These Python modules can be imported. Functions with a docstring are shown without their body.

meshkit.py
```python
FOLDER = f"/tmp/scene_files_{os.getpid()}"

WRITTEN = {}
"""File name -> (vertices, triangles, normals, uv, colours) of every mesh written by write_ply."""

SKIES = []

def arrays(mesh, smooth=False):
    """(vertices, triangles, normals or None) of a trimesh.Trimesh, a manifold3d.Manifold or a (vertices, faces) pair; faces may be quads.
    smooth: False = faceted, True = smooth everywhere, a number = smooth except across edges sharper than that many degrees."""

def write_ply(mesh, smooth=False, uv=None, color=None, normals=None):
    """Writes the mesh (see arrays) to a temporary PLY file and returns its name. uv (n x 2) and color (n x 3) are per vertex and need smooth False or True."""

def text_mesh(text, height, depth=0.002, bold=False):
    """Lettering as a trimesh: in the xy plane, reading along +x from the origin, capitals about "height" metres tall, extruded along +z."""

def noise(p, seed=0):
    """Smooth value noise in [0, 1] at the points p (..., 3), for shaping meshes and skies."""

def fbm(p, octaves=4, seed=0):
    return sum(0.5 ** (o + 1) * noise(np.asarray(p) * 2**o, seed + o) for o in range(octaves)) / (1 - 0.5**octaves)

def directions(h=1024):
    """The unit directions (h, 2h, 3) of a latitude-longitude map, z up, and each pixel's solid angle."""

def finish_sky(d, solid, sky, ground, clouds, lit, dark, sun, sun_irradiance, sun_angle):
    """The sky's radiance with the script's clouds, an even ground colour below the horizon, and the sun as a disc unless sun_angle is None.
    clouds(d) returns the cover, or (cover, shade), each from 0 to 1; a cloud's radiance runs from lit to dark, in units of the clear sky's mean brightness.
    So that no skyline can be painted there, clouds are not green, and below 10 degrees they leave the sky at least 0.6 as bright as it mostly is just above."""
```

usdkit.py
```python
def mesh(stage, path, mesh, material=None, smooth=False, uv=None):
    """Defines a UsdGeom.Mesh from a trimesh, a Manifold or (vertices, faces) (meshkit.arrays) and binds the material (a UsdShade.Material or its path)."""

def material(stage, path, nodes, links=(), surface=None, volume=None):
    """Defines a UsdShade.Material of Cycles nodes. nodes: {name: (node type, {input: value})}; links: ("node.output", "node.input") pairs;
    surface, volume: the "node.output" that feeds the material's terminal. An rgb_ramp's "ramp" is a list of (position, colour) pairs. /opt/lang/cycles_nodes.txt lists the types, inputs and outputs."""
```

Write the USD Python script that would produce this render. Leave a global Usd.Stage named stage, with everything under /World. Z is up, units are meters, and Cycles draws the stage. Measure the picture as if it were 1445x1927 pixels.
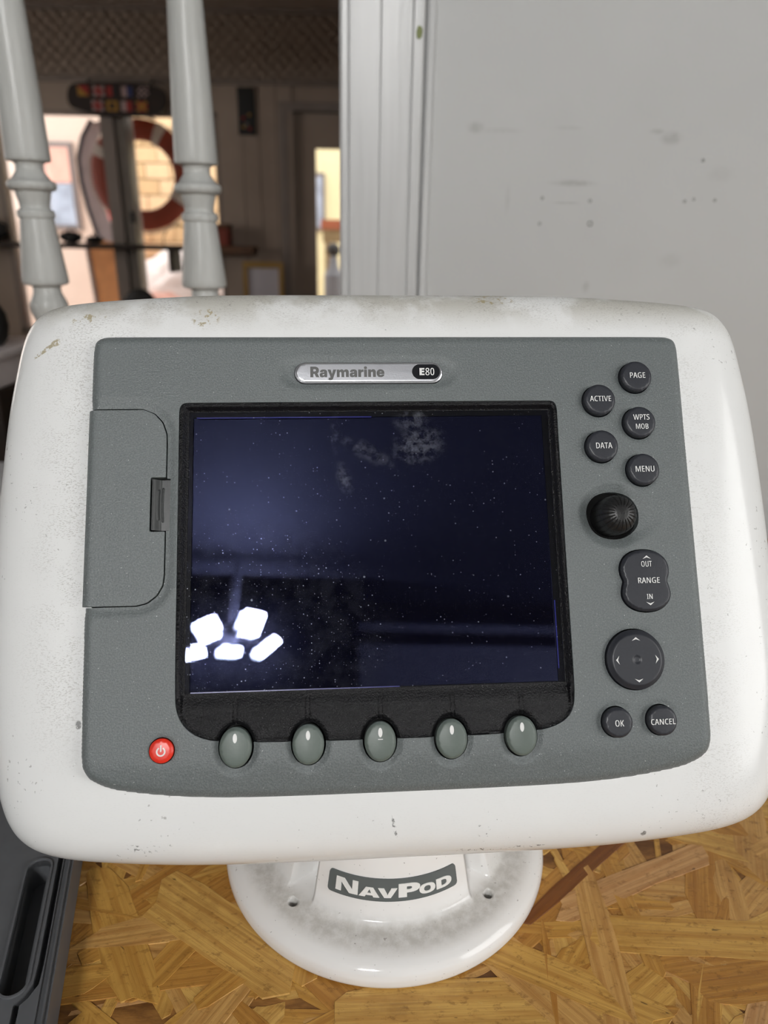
import math, random
import numpy as np
import trimesh, shapely, manifold3d as m3
from shapely.geometry import Polygon, Point, LineString, box as sbox
from shapely import affinity
from scipy.spatial import Delaunay
from pxr import Usd, UsdGeom, UsdShade, UsdLux, Gf, Sdf
import usdkit, meshkit

rng = np.random.default_rng(7)
random.seed(7)
stage = Usd.Stage.CreateInMemory()
UsdGeom.SetStageUpAxis(stage, 'Z')
UsdGeom.SetStageMetersPerUnit(stage, 1.0)
UsdGeom.Xform.Define(stage, '/World')
UsdGeom.Scope.Define(stage, '/World/Looks')

# ------------------------------------------------------------------ camera
PITCH, ROLL, CAM_Z = math.radians(21.235), math.radians(-1.149), 1.15
FPX = 1336.0
sp, cp, sr, cr = math.sin(PITCH), math.cos(PITCH), math.sin(ROLL), math.cos(ROLL)
Fw = np.array([0, cp, -sp]); R0 = np.array([1.0, 0, 0]); D0 = np.array([0, -sp, -cp])
Rt = cr * R0 + sr * D0
Dn = cr * D0 - sr * R0
cam = UsdGeom.Camera.Define(stage, '/World/camera')
M = np.eye(4); M[0, :3], M[1, :3], M[2, :3], M[3, :3] = Rt, -Dn, -Fw, (0, 0, CAM_Z)
cam.AddTransformOp().Set(Gf.Matrix4d(M.tolist()))
FOCAL = 6.86
cam.CreateFocalLengthAttr(FOCAL)
cam.CreateHorizontalApertureAttr(FOCAL * 1445 / FPX)
cam.CreateVerticalApertureAttr(FOCAL * 1927 / FPX)
cam.CreateClippingRangeAttr(Gf.Vec2f(0.01, 200))
cam.CreateFStopAttr(2.0)
cam.CreateFocusDistanceAttr(0.345)
cam.CreateExposureAttr(0.28)

# ------------------------------------------------------------------ sky and the light through the workshop window
dome = UsdLux.DomeLight.Define(stage, '/World/sky')
dome.CreateIntensityAttr(1.0)
dome.CreateColorAttr(Gf.Vec3f(1.0, 0.97, 0.93))
dome.CreateExposureAttr(-0.35)
def rect_light(name, loc, x_axis, y_axis, w, h, power, col):
    l = UsdLux.RectLight.Define(stage, '/World/' + name)
    xa, ya = np.array(x_axis, float), np.array(y_axis, float); za = np.cross(xa, ya)
    mm = np.eye(4); mm[0, :3], mm[1, :3], mm[2, :3], mm[3, :3] = xa, ya, za, loc
    l.AddTransformOp().Set(Gf.Matrix4d(mm.tolist()))
    l.CreateWidthAttr(w); l.CreateHeightAttr(h); l.CreateIntensityAttr(power); l.CreateColorAttr(Gf.Vec3f(*col))
    return l
# daylight standing in the window of the right-hand wall (the light shines along -z of its frame, into the room)
rect_light('window_daylight', (1.78, -0.70, 1.55), (0, 1, 0), (0, 0, 1), 1.5, 1.2, 1.5, (0.95, 0.98, 1.0))
# unseen fill light, added at the left wall to lift the far room
rect_light('added_side_fill', (-3.44, 3.3, 1.5), (0, -1, 0), (0, 0, 1), 1.3, 1.2, .35, (1.0, 0.92, 0.84))
LAMP_EMIT = 400.0

# ------------------------------------------------------------------ material helpers
class G:
    def __init__(s): s.n, s.l, s.k = {}, [], 0
    def add(s, kind, inp=None, **links):
        s.k += 1; nm = f'n{s.k}'
        s.n[nm] = (kind, dict(inp or {}))
        for k, v in links.items(): s.l.append((v, f'{nm}.{k}'))
        return nm
    def math(s, op, a, b=0.0, c=None, clamp=False):
        inp = {'math_type': op, 'use_clamp': clamp}; li = {}
        for k, v in (('value1', a), ('value2', b), ('value3', c)):
            if v is None: continue
            if isinstance(v, str): li[k] = v
            else: inp[k] = float(v)
        return s.add('math', inp, **li) + '.value'
    def mixc(s, fac, a, b, mode='mix'):
        inp = {'mix_type': mode}; li = {}
        for k, v in (('fac', fac), ('color1', a), ('color2', b)):
            if isinstance(v, str): li[k] = v
            else: inp[k] = v
        return s.add('mix', inp, **li) + '.color'
    def rng(s, v, a, b, c=0.0, d=1.0, smooth=True):
        return s.add('map_range', {'range_type': 'smoothstep' if smooth else 'linear', 'from_min': a, 'from_max': b, 'to_min': c, 'to_max': d, 'clamp': True}, value=v) + '.result'
    def noise(s, vec, scale, detail=3.0, rough=0.55):
        return s.add('noise_texture', {'scale': scale, 'detail': detail, 'roughness': rough}, vector=vec) + '.fac'
    def map(s, vec, loc=(0, 0, 0), rot=(0, 0, 0), scale=(1, 1, 1), kind='point'):
        return s.add('mapping', {'mapping_type': kind, 'location': loc, 'rotation': rot, 'scale': scale}, vector=vec) + '.vector'
    def blob(s, vec, loc, radii, rot=0.0):
        """1 at loc falling to 0 at the ellipsoid of these radii"""
        v = s.map(vec, loc, (0, 0, rot), radii, 'texture')
        return s.add('gradient_texture', {'gradient_type': 'spherical'}, vector=v) + '.fac'
    def obj(s): return s.add('texture_coordinate') + '.object'
    def pos(s): return s.add('geometry') + '.position'
    def bump(s, h, strength, dist):
        return s.add('bump', {'strength': strength, 'distance': dist}, height=h) + '.normal'
    def done(s, name, **kw):
        inp, li = {}, {}
        for k, v in kw.items():
            if isinstance(v, str): li[k] = v
            else: inp[k] = v
        p = s.add('principled_bsdf', inp, **li)
        return usdkit.material(stage, '/World/Looks/' + name, s.n, s.l, surface=p + '.BSDF')
    def surf(s, name, out): return usdkit.material(stage, '/World/Looks/' + name, s.n, s.l, surface=out)

def lin(r, g=None, b=None):
    c = (r, g, b) if g is not None else r
    return tuple(((x / 255 + 0.055) / 1.055) ** 2.4 if x > 10.3 else x / 255 / 12.92 for x in c)
def plain(name, col, rough=0.5, grain=0.0, scale=60, **kw):
    g = G(); o = g.obj(); n = g.noise(o, scale, 4)
    f = g.rng(n, 0.3, 0.7, 1 - grain, 1 + grain, False)
    c = g.mixc(1.0, col, g.add('combine_color', {}, r=f, g=f, b=f) + '.color', 'multiply')
    return g.done(name, base_color=c, roughness=rough, **kw)
def emit(name, col, s):
    g = G(); e = g.add('emission', {'color': col, 'strength': s}); return g.surf(name, e + '.emission')
MT = {}

# ------------------------------------------------------------------ prim helpers
USED = {}
def fresh(parent, name):
    k = (parent, name); USED[k] = USED.get(k, 0) + 1
    return f'{parent}/{name}' if USED[k] == 1 else f'{parent}/{name}_{USED[k]-1:03d}'
def path(p): return '/World' if p is None else (p if isinstance(p, str) else str(p.GetPath()))
def tag(o, label=None, cat=None, group=None, kind=None):
    o = o.GetPrim() if hasattr(o, 'GetPrim') else o
    for k, v in (('label', label), ('category', cat), ('group', group), ('kind', kind)):
        if v: o.SetCustomDataByKey(k, v)
    return o
def thing(name, label, cat, loc=(0, 0, 0), rotz=0.0, group=None, matrix=None, kind=None):
    x = UsdGeom.Xform.Define(stage, fresh('/World', name))
    if matrix is not None: x.AddTransformOp().Set(Gf.Matrix4d(np.asarray(matrix).tolist()))
    else:
        x.AddTranslateOp().Set(Gf.Vec3d(*map(float, loc)))
        if rotz: x.AddRotateZOp().Set(float(rotz))
    return tag(x, label, cat, group, kind)
def part(name, mesh, mat, parent=None, smooth=False, label=None, uv=None, kind=None, loc=None):
    m = usdkit.mesh(stage, fresh(path(parent), name), mesh, MT[mat], smooth=smooth, uv=uv)
    if loc is not None: m.AddTranslateOp().Set(Gf.Vec3d(*map(float, loc)))
    return tag(m, label, kind=kind)
def struct(name, mesh, mat, parent=None, smooth=False, label=None):
    m = usdkit.mesh(stage, fresh(path(parent), name), mesh, MT[mat], smooth=smooth)
    return tag(m, label, kind='structure' if parent is None else None)
cat = trimesh.util.concatenate
def bx(x0, x1, y0, y1, z0, z1):
    b = trimesh.creation.box((x1 - x0, y1 - y0, z1 - z0)); b.apply_translation(((x0 + x1) / 2, (y0 + y1) / 2, (z0 + z1) / 2)); return b
def rbx(x0, x1, y0, y1, z0, z1, r=0.004, n=8):
    """box with rounded edges: the hull of spheres at its corners"""
    s = m3.Manifold.sphere(r, n)
    return m3.Manifold.batch_hull([s.translate((x, y, z)) for x in (x0 + r, x1 - r) for y in (y0 + r, y1 - r) for z in (z0 + r, z1 - r)])
def tm(man):
    q = man.to_mesh(); return trimesh.Trimesh(q.vert_properties[:, :3], q.tri_verts, process=False)
def lathe(prof, n=64):
    prof = np.array(prof, float); a = np.linspace(0, 2 * np.pi, n, endpoint=False)
    v = np.concatenate([np.c_[r * np.cos(a), r * np.sin(a), np.full(n, z)] for r, z in prof]); f = []
    for k in range(len(prof) - 1):
        i = np.arange(n); j = (i + 1) % n; A, B = k * n, (k + 1) * n
        f += [np.c_[A + i, A + j, B + j], np.c_[A + i, B + j, B + i]]
    return trimesh.Trimesh(v, np.vstack(f), process=False)
def capped(prof, n=64): return lathe([(1e-5, prof[0][1])] + list(prof) + [(1e-5, prof[-1][1])], n)
def extrude(poly, z0, z1):
    ps = getattr(poly, 'geoms', [poly]); out = []
    for p in ps:
        e = trimesh.creation.extrude_polygon(p, z1 - z0, engine='earcut'); e.apply_translation((0, 0, z0)); out.append(e)
    return cat(out)
def xz(mesh, y):
    """stand a mesh made in the xy plane (extruded along +z) upright: its y becomes z and its extrusion points to -y, its back at y"""
    m = mesh.copy(); v = np.asarray(m.vertices); m = trimesh.Trimesh(np.c_[v[:, 0], y - v[:, 2], v[:, 1]], m.faces, process=False); return m
def tube(pts, r, n=10):
    pts = np.array(pts, float); out = []
    t = np.gradient(pts, axis=0); t /= np.linalg.norm(t, axis=1)[:, None]
    up = np.array([0, 0, 1.0]) if abs(t[0, 2]) < 0.9 else np.array([1.0, 0, 0]); v = []
    for p, d in zip(pts, t):
        a = np.cross(d, up); a /= np.linalg.norm(a); b = np.cross(a, d)
        th = np.linspace(0, 2 * np.pi, n, endpoint=False); v.append(p + r * (np.cos(th)[:, None] * a + np.sin(th)[:, None] * b))
    f = []
    for k in range(len(pts) - 1):
        for i in range(n):
            j = (i + 1) % n; f += [(k*n+i, k*n+j, (k+1)*n+j), (k*n+i, (k+1)*n+j, (k+1)*n+i)]
    for i in range(1, n - 1): f += [(0, i + 1, i), ((len(pts)-1)*n, (len(pts)-1)*n+i, (len(pts)-1)*n+i+1)]
    return trimesh.Trimesh(np.vstack(v), f, process=False)
def spline(pts, n=400):
    """closed smooth curve through the points (centripetal, light corner cutting)"""
    p = np.array(pts, float)
    for _ in range(3):
        q = np.roll(p, -1, 0); p = np.stack([0.75 * p + 0.25 * q, 0.25 * p + 0.75 * q], 1).reshape(-1, 2)
    return p
def resample(poly, step):
    ring = np.array(poly.exterior.coords) if hasattr(poly, 'exterior') else np.asarray(poly)
    if np.linalg.norm(ring[0] - ring[-1]) > 1e-9: ring = np.vstack([ring, ring[:1]])
    L = LineString(ring); n = max(8, int(L.length / step))
    return np.array([L.interpolate(k / n, True).coords[0] for k in range(n)])
def sstep(x, a, b): t = np.clip((x - a) / (b - a), 0, 1); return t * t * (3 - 2 * t)
def plate(outline, holes, height, step, edge, skirt, hole_skirt=None, extra=None):
    """a sheet following height(u, v) within the outline, minus the holes, with a wall down to w = skirt at its rim and hole_skirt in the holes (mm in, metres out)"""
    dom = outline
    for h in holes: dom = dom.difference(h)
    dom = max(getattr(dom, 'geoms', [dom]), key=lambda g: g.area)
    rings = [resample(Polygon(r), edge) for r in [dom.exterior, *dom.interiors]]
    b = np.vstack(rings)
    x0, y0, x1, y1 = dom.bounds
    gx, gy = np.meshgrid(np.arange(x0, x1, step), np.arange(y0, y1, step * 0.866)); gx = gx + (np.arange(gx.shape[0]) % 2)[:, None] * step / 2
    g = np.c_[gx.ravel(), gy.ravel()]
    if extra is not None: g = np.vstack([g, extra])
    inner = dom.buffer(-0.45 * edge - 0.1); shapely.prepare(inner); shapely.prepare(dom)
    g = g[shapely.contains_xy(inner, g[:, 0], g[:, 1])]
    p = np.vstack([b, g]); tri = Delaunay(p).simplices
    c = p[tri].mean(1); keep = shapely.contains_xy(dom, c[:, 0], c[:, 1]); tri = tri[keep]
    a = np.cross(p[tri[:, 1]] - p[tri[:, 0]], p[tri[:, 2]] - p[tri[:, 0]]); tri[a < 0] = tri[a < 0][:, ::-1]; tri = tri[np.abs(a) > 1e-6]
    top = trimesh.Trimesh(np.c_[p, height(p[:, 0], p[:, 1])] / 1000, tri, process=False)
    walls = []
    for k, r in enumerate(rings):
        z = height(r[:, 0], r[:, 1]); lo = skirt if k == 0 else (skirt if hole_skirt is None else hole_skirt); n = len(r)
        v = np.vstack([np.c_[r, z], np.c_[r, np.full(n, lo)]]) / 1000; i = np.arange(n); j = (i + 1) % n
        f = np.vstack([np.c_[i, n + i, n + j], np.c_[i, n + j, j]])
        s = Polygon(r).exterior.is_ccw
        if (k == 0) != s: f = f[:, ::-1]
        walls.append(trimesh.Trimesh(v, f, process=False))
    return cat([top] + walls)
def glyphs(s, face):
    """outlines of lettering, capitals 1 unit tall, from the renderer's own fonts"""
    import glob
    from PIL import Image, ImageDraw, ImageFont
    base = glob.glob('/opt/blender-*/*/datafiles/fonts/')[0]
    fn, axes = {'plain': ('NotoSansKhmer-VariableFont_wdth,wght.woff2', [480, 70]), 'black': ('Inter.woff2', [32, 900]), 'heavy': ('NotoSansKhmer-VariableFont_wdth,wght.woff2', [900, 100])}[face]
    font = ImageFont.truetype(base + fn, 220); font.set_variation_by_axes(axes)
    x0, y0, x1, y1 = font.getbbox(s, anchor='ls'); capt = -font.getbbox('E', anchor='ls')[1]
    im = Image.new('L', (x1 - x0 + 8, y1 - y0 + 8)); ImageDraw.Draw(im).text((4 - x0, 4 - y0), s, 255, font, anchor='ls')
    on = np.pad(np.asarray(im) > 127, ((0, 0), (1, 1))).astype(np.int8)
    rows, st = np.nonzero(np.diff(on, axis=1) == 1); en = np.nonzero(np.diff(on, axis=1) == -1)[1]
    g = shapely.union_all(shapely.box(st, -rows - 1, en, -rows)).buffer(.8).buffer(-.8).simplify(.9)
    return affinity.affine_transform(g, [1 / capt, 0, 0, 1 / capt, 0, (4 - y0) / capt])
def text(s, w, h, cx, cy, z, depth=0.00012, bold=False, slant=0.0, face='plain'):
    g = glyphs(s, face if not bold else ('heavy' if bold is True else bold)); x0, _, x1, _ = g.bounds
    g = affinity.affine_transform(g, [w / (x1 - x0), 0, 0, h, cx - w * (x0 + x1) / 2 / (x1 - x0), cy - h / 2])
    m = extrude(g, z, z + depth * 1000); m.apply_scale(.001); return m
def ell(rx, ry, cx=0, cy=0, n=72):
    a = np.linspace(0, 2 * np.pi, n, endpoint=False); return Polygon(np.c_[cx + rx * np.cos(a), cy + ry * np.sin(a)])
def stadium(cx, cy, hw, hh): return LineString([(cx - hw + hh, cy), (cx + hw - hh, cy)]).buffer(hh, 24)
def cap(poly, top, edge=0.7, dome=0.3, low=-4.0, step=0.9):
    """a key: the outline with a rolled edge, slightly domed, from low to top (mm)"""
    ext = poly.exterior
    def h(u, v):
        d = shapely.distance(ext, shapely.points(u, v)); d = np.where(d < 1e-6, 0, d)
        q = np.clip(d / edge, 0, 1); dm = np.clip(d / max(1.0, math.sqrt(poly.area / math.pi)), 0, 1)
        return top - edge * (1 - np.sqrt(np.clip(1 - (1 - q) ** 2, 0, 1))) + dome * (1 - (1 - dm) ** 2)
    return plate(poly, [], h, step, 0.5, low)

# ------------------------------------------------------------------ materials
def make_materials():
    # painted wall, with its own scuffs and pencil marks (world position)
    g = G(); p = g.pos(); n = g.noise(p, 3, 4); fine = g.noise(p, 220, 3)
    base = g.mixc(g.rng(n, 0.35, 0.65, 0, 1), (0.475, 0.48, 0.475), (0.50, 0.505, 0.50))
    marks = None
    for loc, rad, rot, amt in (((0.200, 0.86, 1.208), (0.034, 0.05, 0.0045), 0, .55), ((0.195, 0.86, 1.188), (0.020, 0.05, 0.0022), 0, .4), ((0.090, 0.86, 1.2604), (0.012, .05, .008), 0, .5), ((0.118, 0.86, 1.258), (0.03, .05, .004), 0, .2),
                               ((0.301, 0.86, 1.254), (0.016, .05, .009), 0, .5), ((0.285, 0.86, 1.26), (0.012, .05, .004), 0, .4), ((0.2276, 0.86, 1.0996), (.006, .05, .009), 0, .4), ((0.19, 0.86, 1.262), (.02, .05, .003), 0, .25), ((0.32, 0.86, 1.13), (.02, .05, .012), 0, .18), ((0.36, .86, 1.22), (.02, .05, .012), 0, .15), ((.13, .86, 1.19), (.004, .05, .02), 0, .2)):
        b = g.blob(p, loc, rad); b = g.math('multiply', g.rng(b, 0, 0.8), g.rng(g.noise(p, 160, 3), 0.3, 0.62, 0.4 * amt, .8 * amt))
        marks = b if marks is None else g.math('maximum', marks, b)
    base = g.mixc(marks, base, (0.22, 0.21, 0.19))
    MT['wall_paint'] = g.done('wall_paint', base_color=base, roughness=0.55, normal=g.bump(fine, 0.12, 0.002))
    # glossy trim paint
    g = G(); p = g.pos(); s = g.noise(g.map(p, scale=(60, 60, 3)), 3, 4)
    MT['trim_paint'] = g.done('trim_paint', base_color=g.mixc(g.rng(s, .3, .7), (0.52, 0.525, 0.525), (0.555, 0.56, 0.56)), roughness=0.35, normal=g.bump(s, 0.12, 0.002))
    g = G(); o = g.obj(); s = g.noise(g.map(o, scale=(40, 40, 4)), 5, 4)
    MT['baluster_paint'] = g.done('baluster_paint', base_color=g.mixc(g.rng(s, .3, .7), (0.49, 0.495, 0.475), (0.53, 0.535, 0.515)), roughness=0.32, normal=g.bump(s, 0.15, 0.002), specular_ior_level=.3)
    # moulded housing of the pod: white gelcoat with weathering dirt. object space: x = u, y = v, z = out of the face (metres)
    g = G(); o = g.obj(); sep = g.add('separate_xyz', {}, vector=o); u, v, w = sep + '.x', sep + '.y', sep + '.z'
    spk = g.noise(g.map(o, scale=(850, 1900, 900)), 1.0, 3, .65)
    pit = g.noise(o, 420, 2, .6)
    patch = g.noise(o, 26, 4, .6); patch2 = g.noise(o, 60, 3, .6)
    top = g.rng(v, 0.104, 0.133)
    left = g.math('multiply', g.math('multiply', g.rng(u, -0.172, -0.140), g.rng(u, -0.10, -0.13)), g.rng(v, -.105, -.06))
    right = g.math('multiply', g.math('multiply', g.rng(u, 0.186, 0.164), g.rng(u, 0.14, 0.155)), 0.45)
    reg = g.math('maximum', g.math('maximum', top, g.math('multiply', left, .8)), right)
    film = g.math('multiply', g.math('multiply', g.rng(v, 0.106, 0.128), g.rng(patch, 0.38, 0.56, 0.15, 1.0)), .75)
    speck = g.math('multiply', g.rng(g.math('multiply', spk, g.rng(patch2, 0.3, 0.6, .86, 1.08)), 0.545, 0.66), g.math('multiply_add', reg, .46, .025))
    dots = g.rng(g.math('multiply', pit, g.rng(patch, .3, .7, .8, 1.12)), 0.72, 0.78)
    c = g.mixc(film, (0.80, 0.805, 0.795), (0.44, 0.42, 0.36))
    c = g.mixc(speck, c, (0.30, 0.28, 0.24)); c = g.mixc(g.math('multiply', dots, .45), c, (0.16, 0.15, 0.13))
    stains = None
    for loc, rad, rot, thr in (((-0.160, 0.1005, 0), (0.0085, 0.0014, 0.05), 0.55, .42), ((-0.154, 0.104, 0), (0.0038, 0.0022, .05), .3, .45), ((-0.0815, 0.1165, 0), (0.008, 0.007, .05), .2, .52), ((-0.1385, 0.1165, 0), (0.011, 0.004, .05), .2, .53), ((0.066, 0.130, 0), (0.014, .006, .05), 0, .52), ((-.139, .1175, 0), (.003, .002, .05), 0, .45)):
        b = g.blob(o, loc, rad, rot); b = g.math('multiply', g.rng(b, 0.02, 0.35), g.rng(g.noise(o, 380, 3, .6), thr, thr + .1)); stains = b if stains is None else g.math('maximum', stains, b)
    c = g.mixc(g.math('multiply', stains, .75), c, lin(158, 142, 96))
    scuff = None
    for loc, rad, rot, thr in (((-0.1355, -0.0785, 0), (.0016, .0024, .05), 0, .40), ((-0.108, -0.134, 0), (.009, .0022, .05), -.2, .54), ((0.006, -0.1285, 0), (.0010, .006, .05), .2, .50), ((0.058, -.142, 0), (.028, .0013, .05), .02, .57), ((0.124, -0.138, 0), (.0018, .0018, .05), 0, .4), ((.052, -.133, 0), (.012, .006, .05), 0, .64), ((-.166, -.115, 0), (.010, .006, .05), 0, .66)):
        b = g.blob(o, loc, rad, rot); b = g.math('multiply', g.rng(b, 0.02, 0.35), g.rng(g.noise(o, 520, 3, .6), thr, thr + .08)); scuff = b if scuff is None else g.math('maximum', scuff, b)
    c = g.mixc(g.math('multiply', scuff, .7), c, (0.05, 0.05, 0.045))
    ro = g.math('multiply_add', g.math('maximum', film, g.math('multiply', reg, .5)), .5, .17)
    hh = g.math('multiply_add', spk, g.math('multiply_add', reg, .9, .03), g.math('multiply', dots, -.5))
    MT['gelcoat'] = g.done('gelcoat', base_color=c, roughness=ro, normal=g.bump(hh, 0.16, 0.0008))
    # base of the pod: same white with a ring of grey grime in its trough
    g = G(); o = g.obj(); sep = g.add('separate_xyz', {}, vector=o)
    rr = g.math('sqrt', g.math('add', g.math('multiply', sep + '.x', sep + '.x'), g.math('multiply', sep + '.y', sep + '.y')))
    ring = g.math('multiply', g.math('multiply', g.rng(rr, .066, .076), g.rng(rr, .091, .081)), g.rng(sep + '.z', .024, .0145))
    gr = g.math('multiply', ring, g.rng(g.noise(g.map(o, scale=(1, 1, 1)), 190, 5, .65), .25, .70, .35, .95))
    c = g.mixc(g.math('multiply', gr, .60), (0.80, 0.795, 0.785), (0.32, 0.30, 0.26))
    c = g.mixc(g.math('multiply', g.rng(g.noise(o, 500, 2), .70, .76), .6), c, (.2, .18, .16))
    MT['base_gelcoat'] = g.done('base_gelcoat', base_color=c, roughness=g.math('multiply_add', gr, .18, .085))
    # fine-grained moulded plastics of the plotter
    def grained(name, col, rough, scale, dist, strength=.35, spark=0.0, lo=.8, hi=1.25, **kw):
        g = G(); o = g.obj(); n = g.noise(o, scale, 3, .6); big = g.noise(o, 14, 2)
        c = g.mixc(g.rng(n, .35, .7), tuple(x * lo for x in col), tuple(x * hi for x in col)); c = g.mixc(g.rng(big, .4, .7, 0, .12), c, tuple(x * 1.15 for x in col))
        if spark: c = g.mixc(g.math('multiply', g.rng(g.noise(o, 1150, 1, .5), .74, .79), spark), c, (.55, .56, .55))
        MT[name] = g.done(name, base_color=c, roughness=rough, normal=g.bump(n, strength, dist), **kw)
    grained('face_plastic', lin(104, 110, 110), .42, 1250, .0008, .40, .9, .84, 1.17)
    grained('bezel_plastic', (0.006, 0.006, 0.007), .26, 1100, .0010, .6, specular_ior_level=.27)
    grained('key_plastic', lin(46, 48, 54), .42, 900, .0004, .12, lo=.95, hi=1.05)
    grained('softkey_plastic', lin(98, 108, 102), .45, 700, .0004, .06, lo=.97, hi=1.03)
    grained('latch_plastic', lin(56, 58, 58), .4, 900, .0004, .1, lo=.95, hi=1.05)
    grained('rubber', (0.012, 0.012, 0.012), .38, 900, .0006, .2)
    MT['power_red'] = plain('power_red', lin(226, 52, 34), .35)
    MT['print_white'] = plain('print_white', (.78, .78, .76), .5)
    MT['print_grey'] = plain('print_grey', lin(96, 96, 94), .4)
    MT['black'] = plain('black', (.004, .004, .004), .5, specular_ior_level=.08)
    MT['badge_black'] = plain('badge_black', (.008, .009, .011), .25)
    g = G(); o = g.obj(); n = g.noise(o, 1500, 2)
    MT['badge_silver'] = g.done('badge_silver', base_color=(.66, .67, .70), metallic=.85, roughness=.33, normal=g.bump(n, .12, .0003))
    MT['label_grey'] = plain('label_grey', lin(92, 98, 98), .4)
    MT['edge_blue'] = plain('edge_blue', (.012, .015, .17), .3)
    # screen: dark panel with a blue sheen below a clear, dusty cover glass
    g = G(); d = g.add('diffuse_bsdf', {'color': (.0030, .0030, .0075)}); gl = g.add('glossy_bsdf', {'color': (.44, .51, 1.0), 'roughness': .008})
    MT['lcd'] = g.surf('lcd', g.add('mix_closure', {'fac': .072}, closure1=d + '.BSDF', closure2=gl + '.BSDF') + '.closure')
    g = G(); o = g.obj(); fr = g.add('fresnel', {'IOR': 1.18}) + '.fac'
    tr = g.add('transparent_bsdf', {'color': (.95, .95, .97)}); gl = g.add('glossy_bsdf', {'color': (.50, .56, 1.0), 'roughness': .012})
    a = g.add('mix_closure', {}, fac=fr, closure1=tr + '.BSDF', closure2=gl + '.BSDF')
    df = g.add('diffuse_bsdf', {'color': (.62, .65, .72)})
    ll = g.math('maximum', g.rng(g.blob(o, (-.062, -.045, 0), (.085, .075, .05)), 0, .5), .12)
    def vor(scale, lo, hi, off):
        vo = g.add('voronoi_texture', {'scale': scale}, vector=g.map(o, off)); rnd = g.add('separate_color', {}, color=vo + '.color')
        size = g.math('multiply', g.rng(rnd + '.r', lo, 1.0, 0, 1, False), hi)
        return g.math('less_than', vo + '.distance', size)
    s1 = vor(560, .60, .17, (0, 0, 0)); s2 = vor(190, .72, .10, (.3, .1, 0)); s3 = vor(900, .55, .2, (.7, .2, 0))
    dust = g.math('maximum', g.math('multiply', s1, .5), g.math('multiply', s2, .30))
    dust = g.math('maximum', g.math('multiply', dust, g.math('multiply_add', ll, .6, .25)), g.math('multiply', s3, g.math('multiply', ll, .22)))
    sm = None
    for loc, rad, rot, amt in (((.0225, .049, 0), (.017, .012, .05), .3, .075), ((.020, .062, 0), (.012, .008, .05), .2, .06), ((-.003, .046, 0), (.02, .006, .05), -.5, .04), ((-.014, .033, 0), (.005, .011, .05), .3, .05), ((-.018, .055, 0), (.003, .014, .05), 0, .03)):
        b = g.blob(o, loc, rad, rot); b = g.math('multiply', g.math('multiply', g.rng(b, 0, .8), amt), g.rng(g.noise(o, 260, 4, .7), .38, .7)); sm = b if sm is None else g.math('maximum', sm, b)
    mist = g.math('multiply', g.math('multiply', ll, .007), g.rng(g.noise(o, 120, 4), .3, .7))
    f = g.math('maximum', g.math('maximum', dust, sm), mist)
    z = g.add('mix_closure', {}, fac=f, closure1=a + '.closure', closure2=df + '.BSDF')
    MT['cover_glass'] = g.surf('cover_glass', z + '.closure')
    g = G(); fr = g.add('fresnel', {'IOR': 1.45}) + '.fac'; tr = g.add('transparent_bsdf', {'color': (.97, .97, .97)}); gl = g.add('glossy_bsdf', {'roughness': .01, 'color': (1, 1, 1)})
    a = g.add('mix_closure', {}, fac=fr, closure1=tr + '.BSDF', closure2=gl + '.BSDF'); MT['pane'] = g.surf('pane', a + '.closure')
    # strand board: uv runs along and across each strand in metres
    tones = [(194, 148, 72), (200, 156, 80), (188, 140, 66), (204, 162, 88), (180, 130, 60), (196, 152, 88), (122, 72, 26), (196, 152, 100)]
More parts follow.
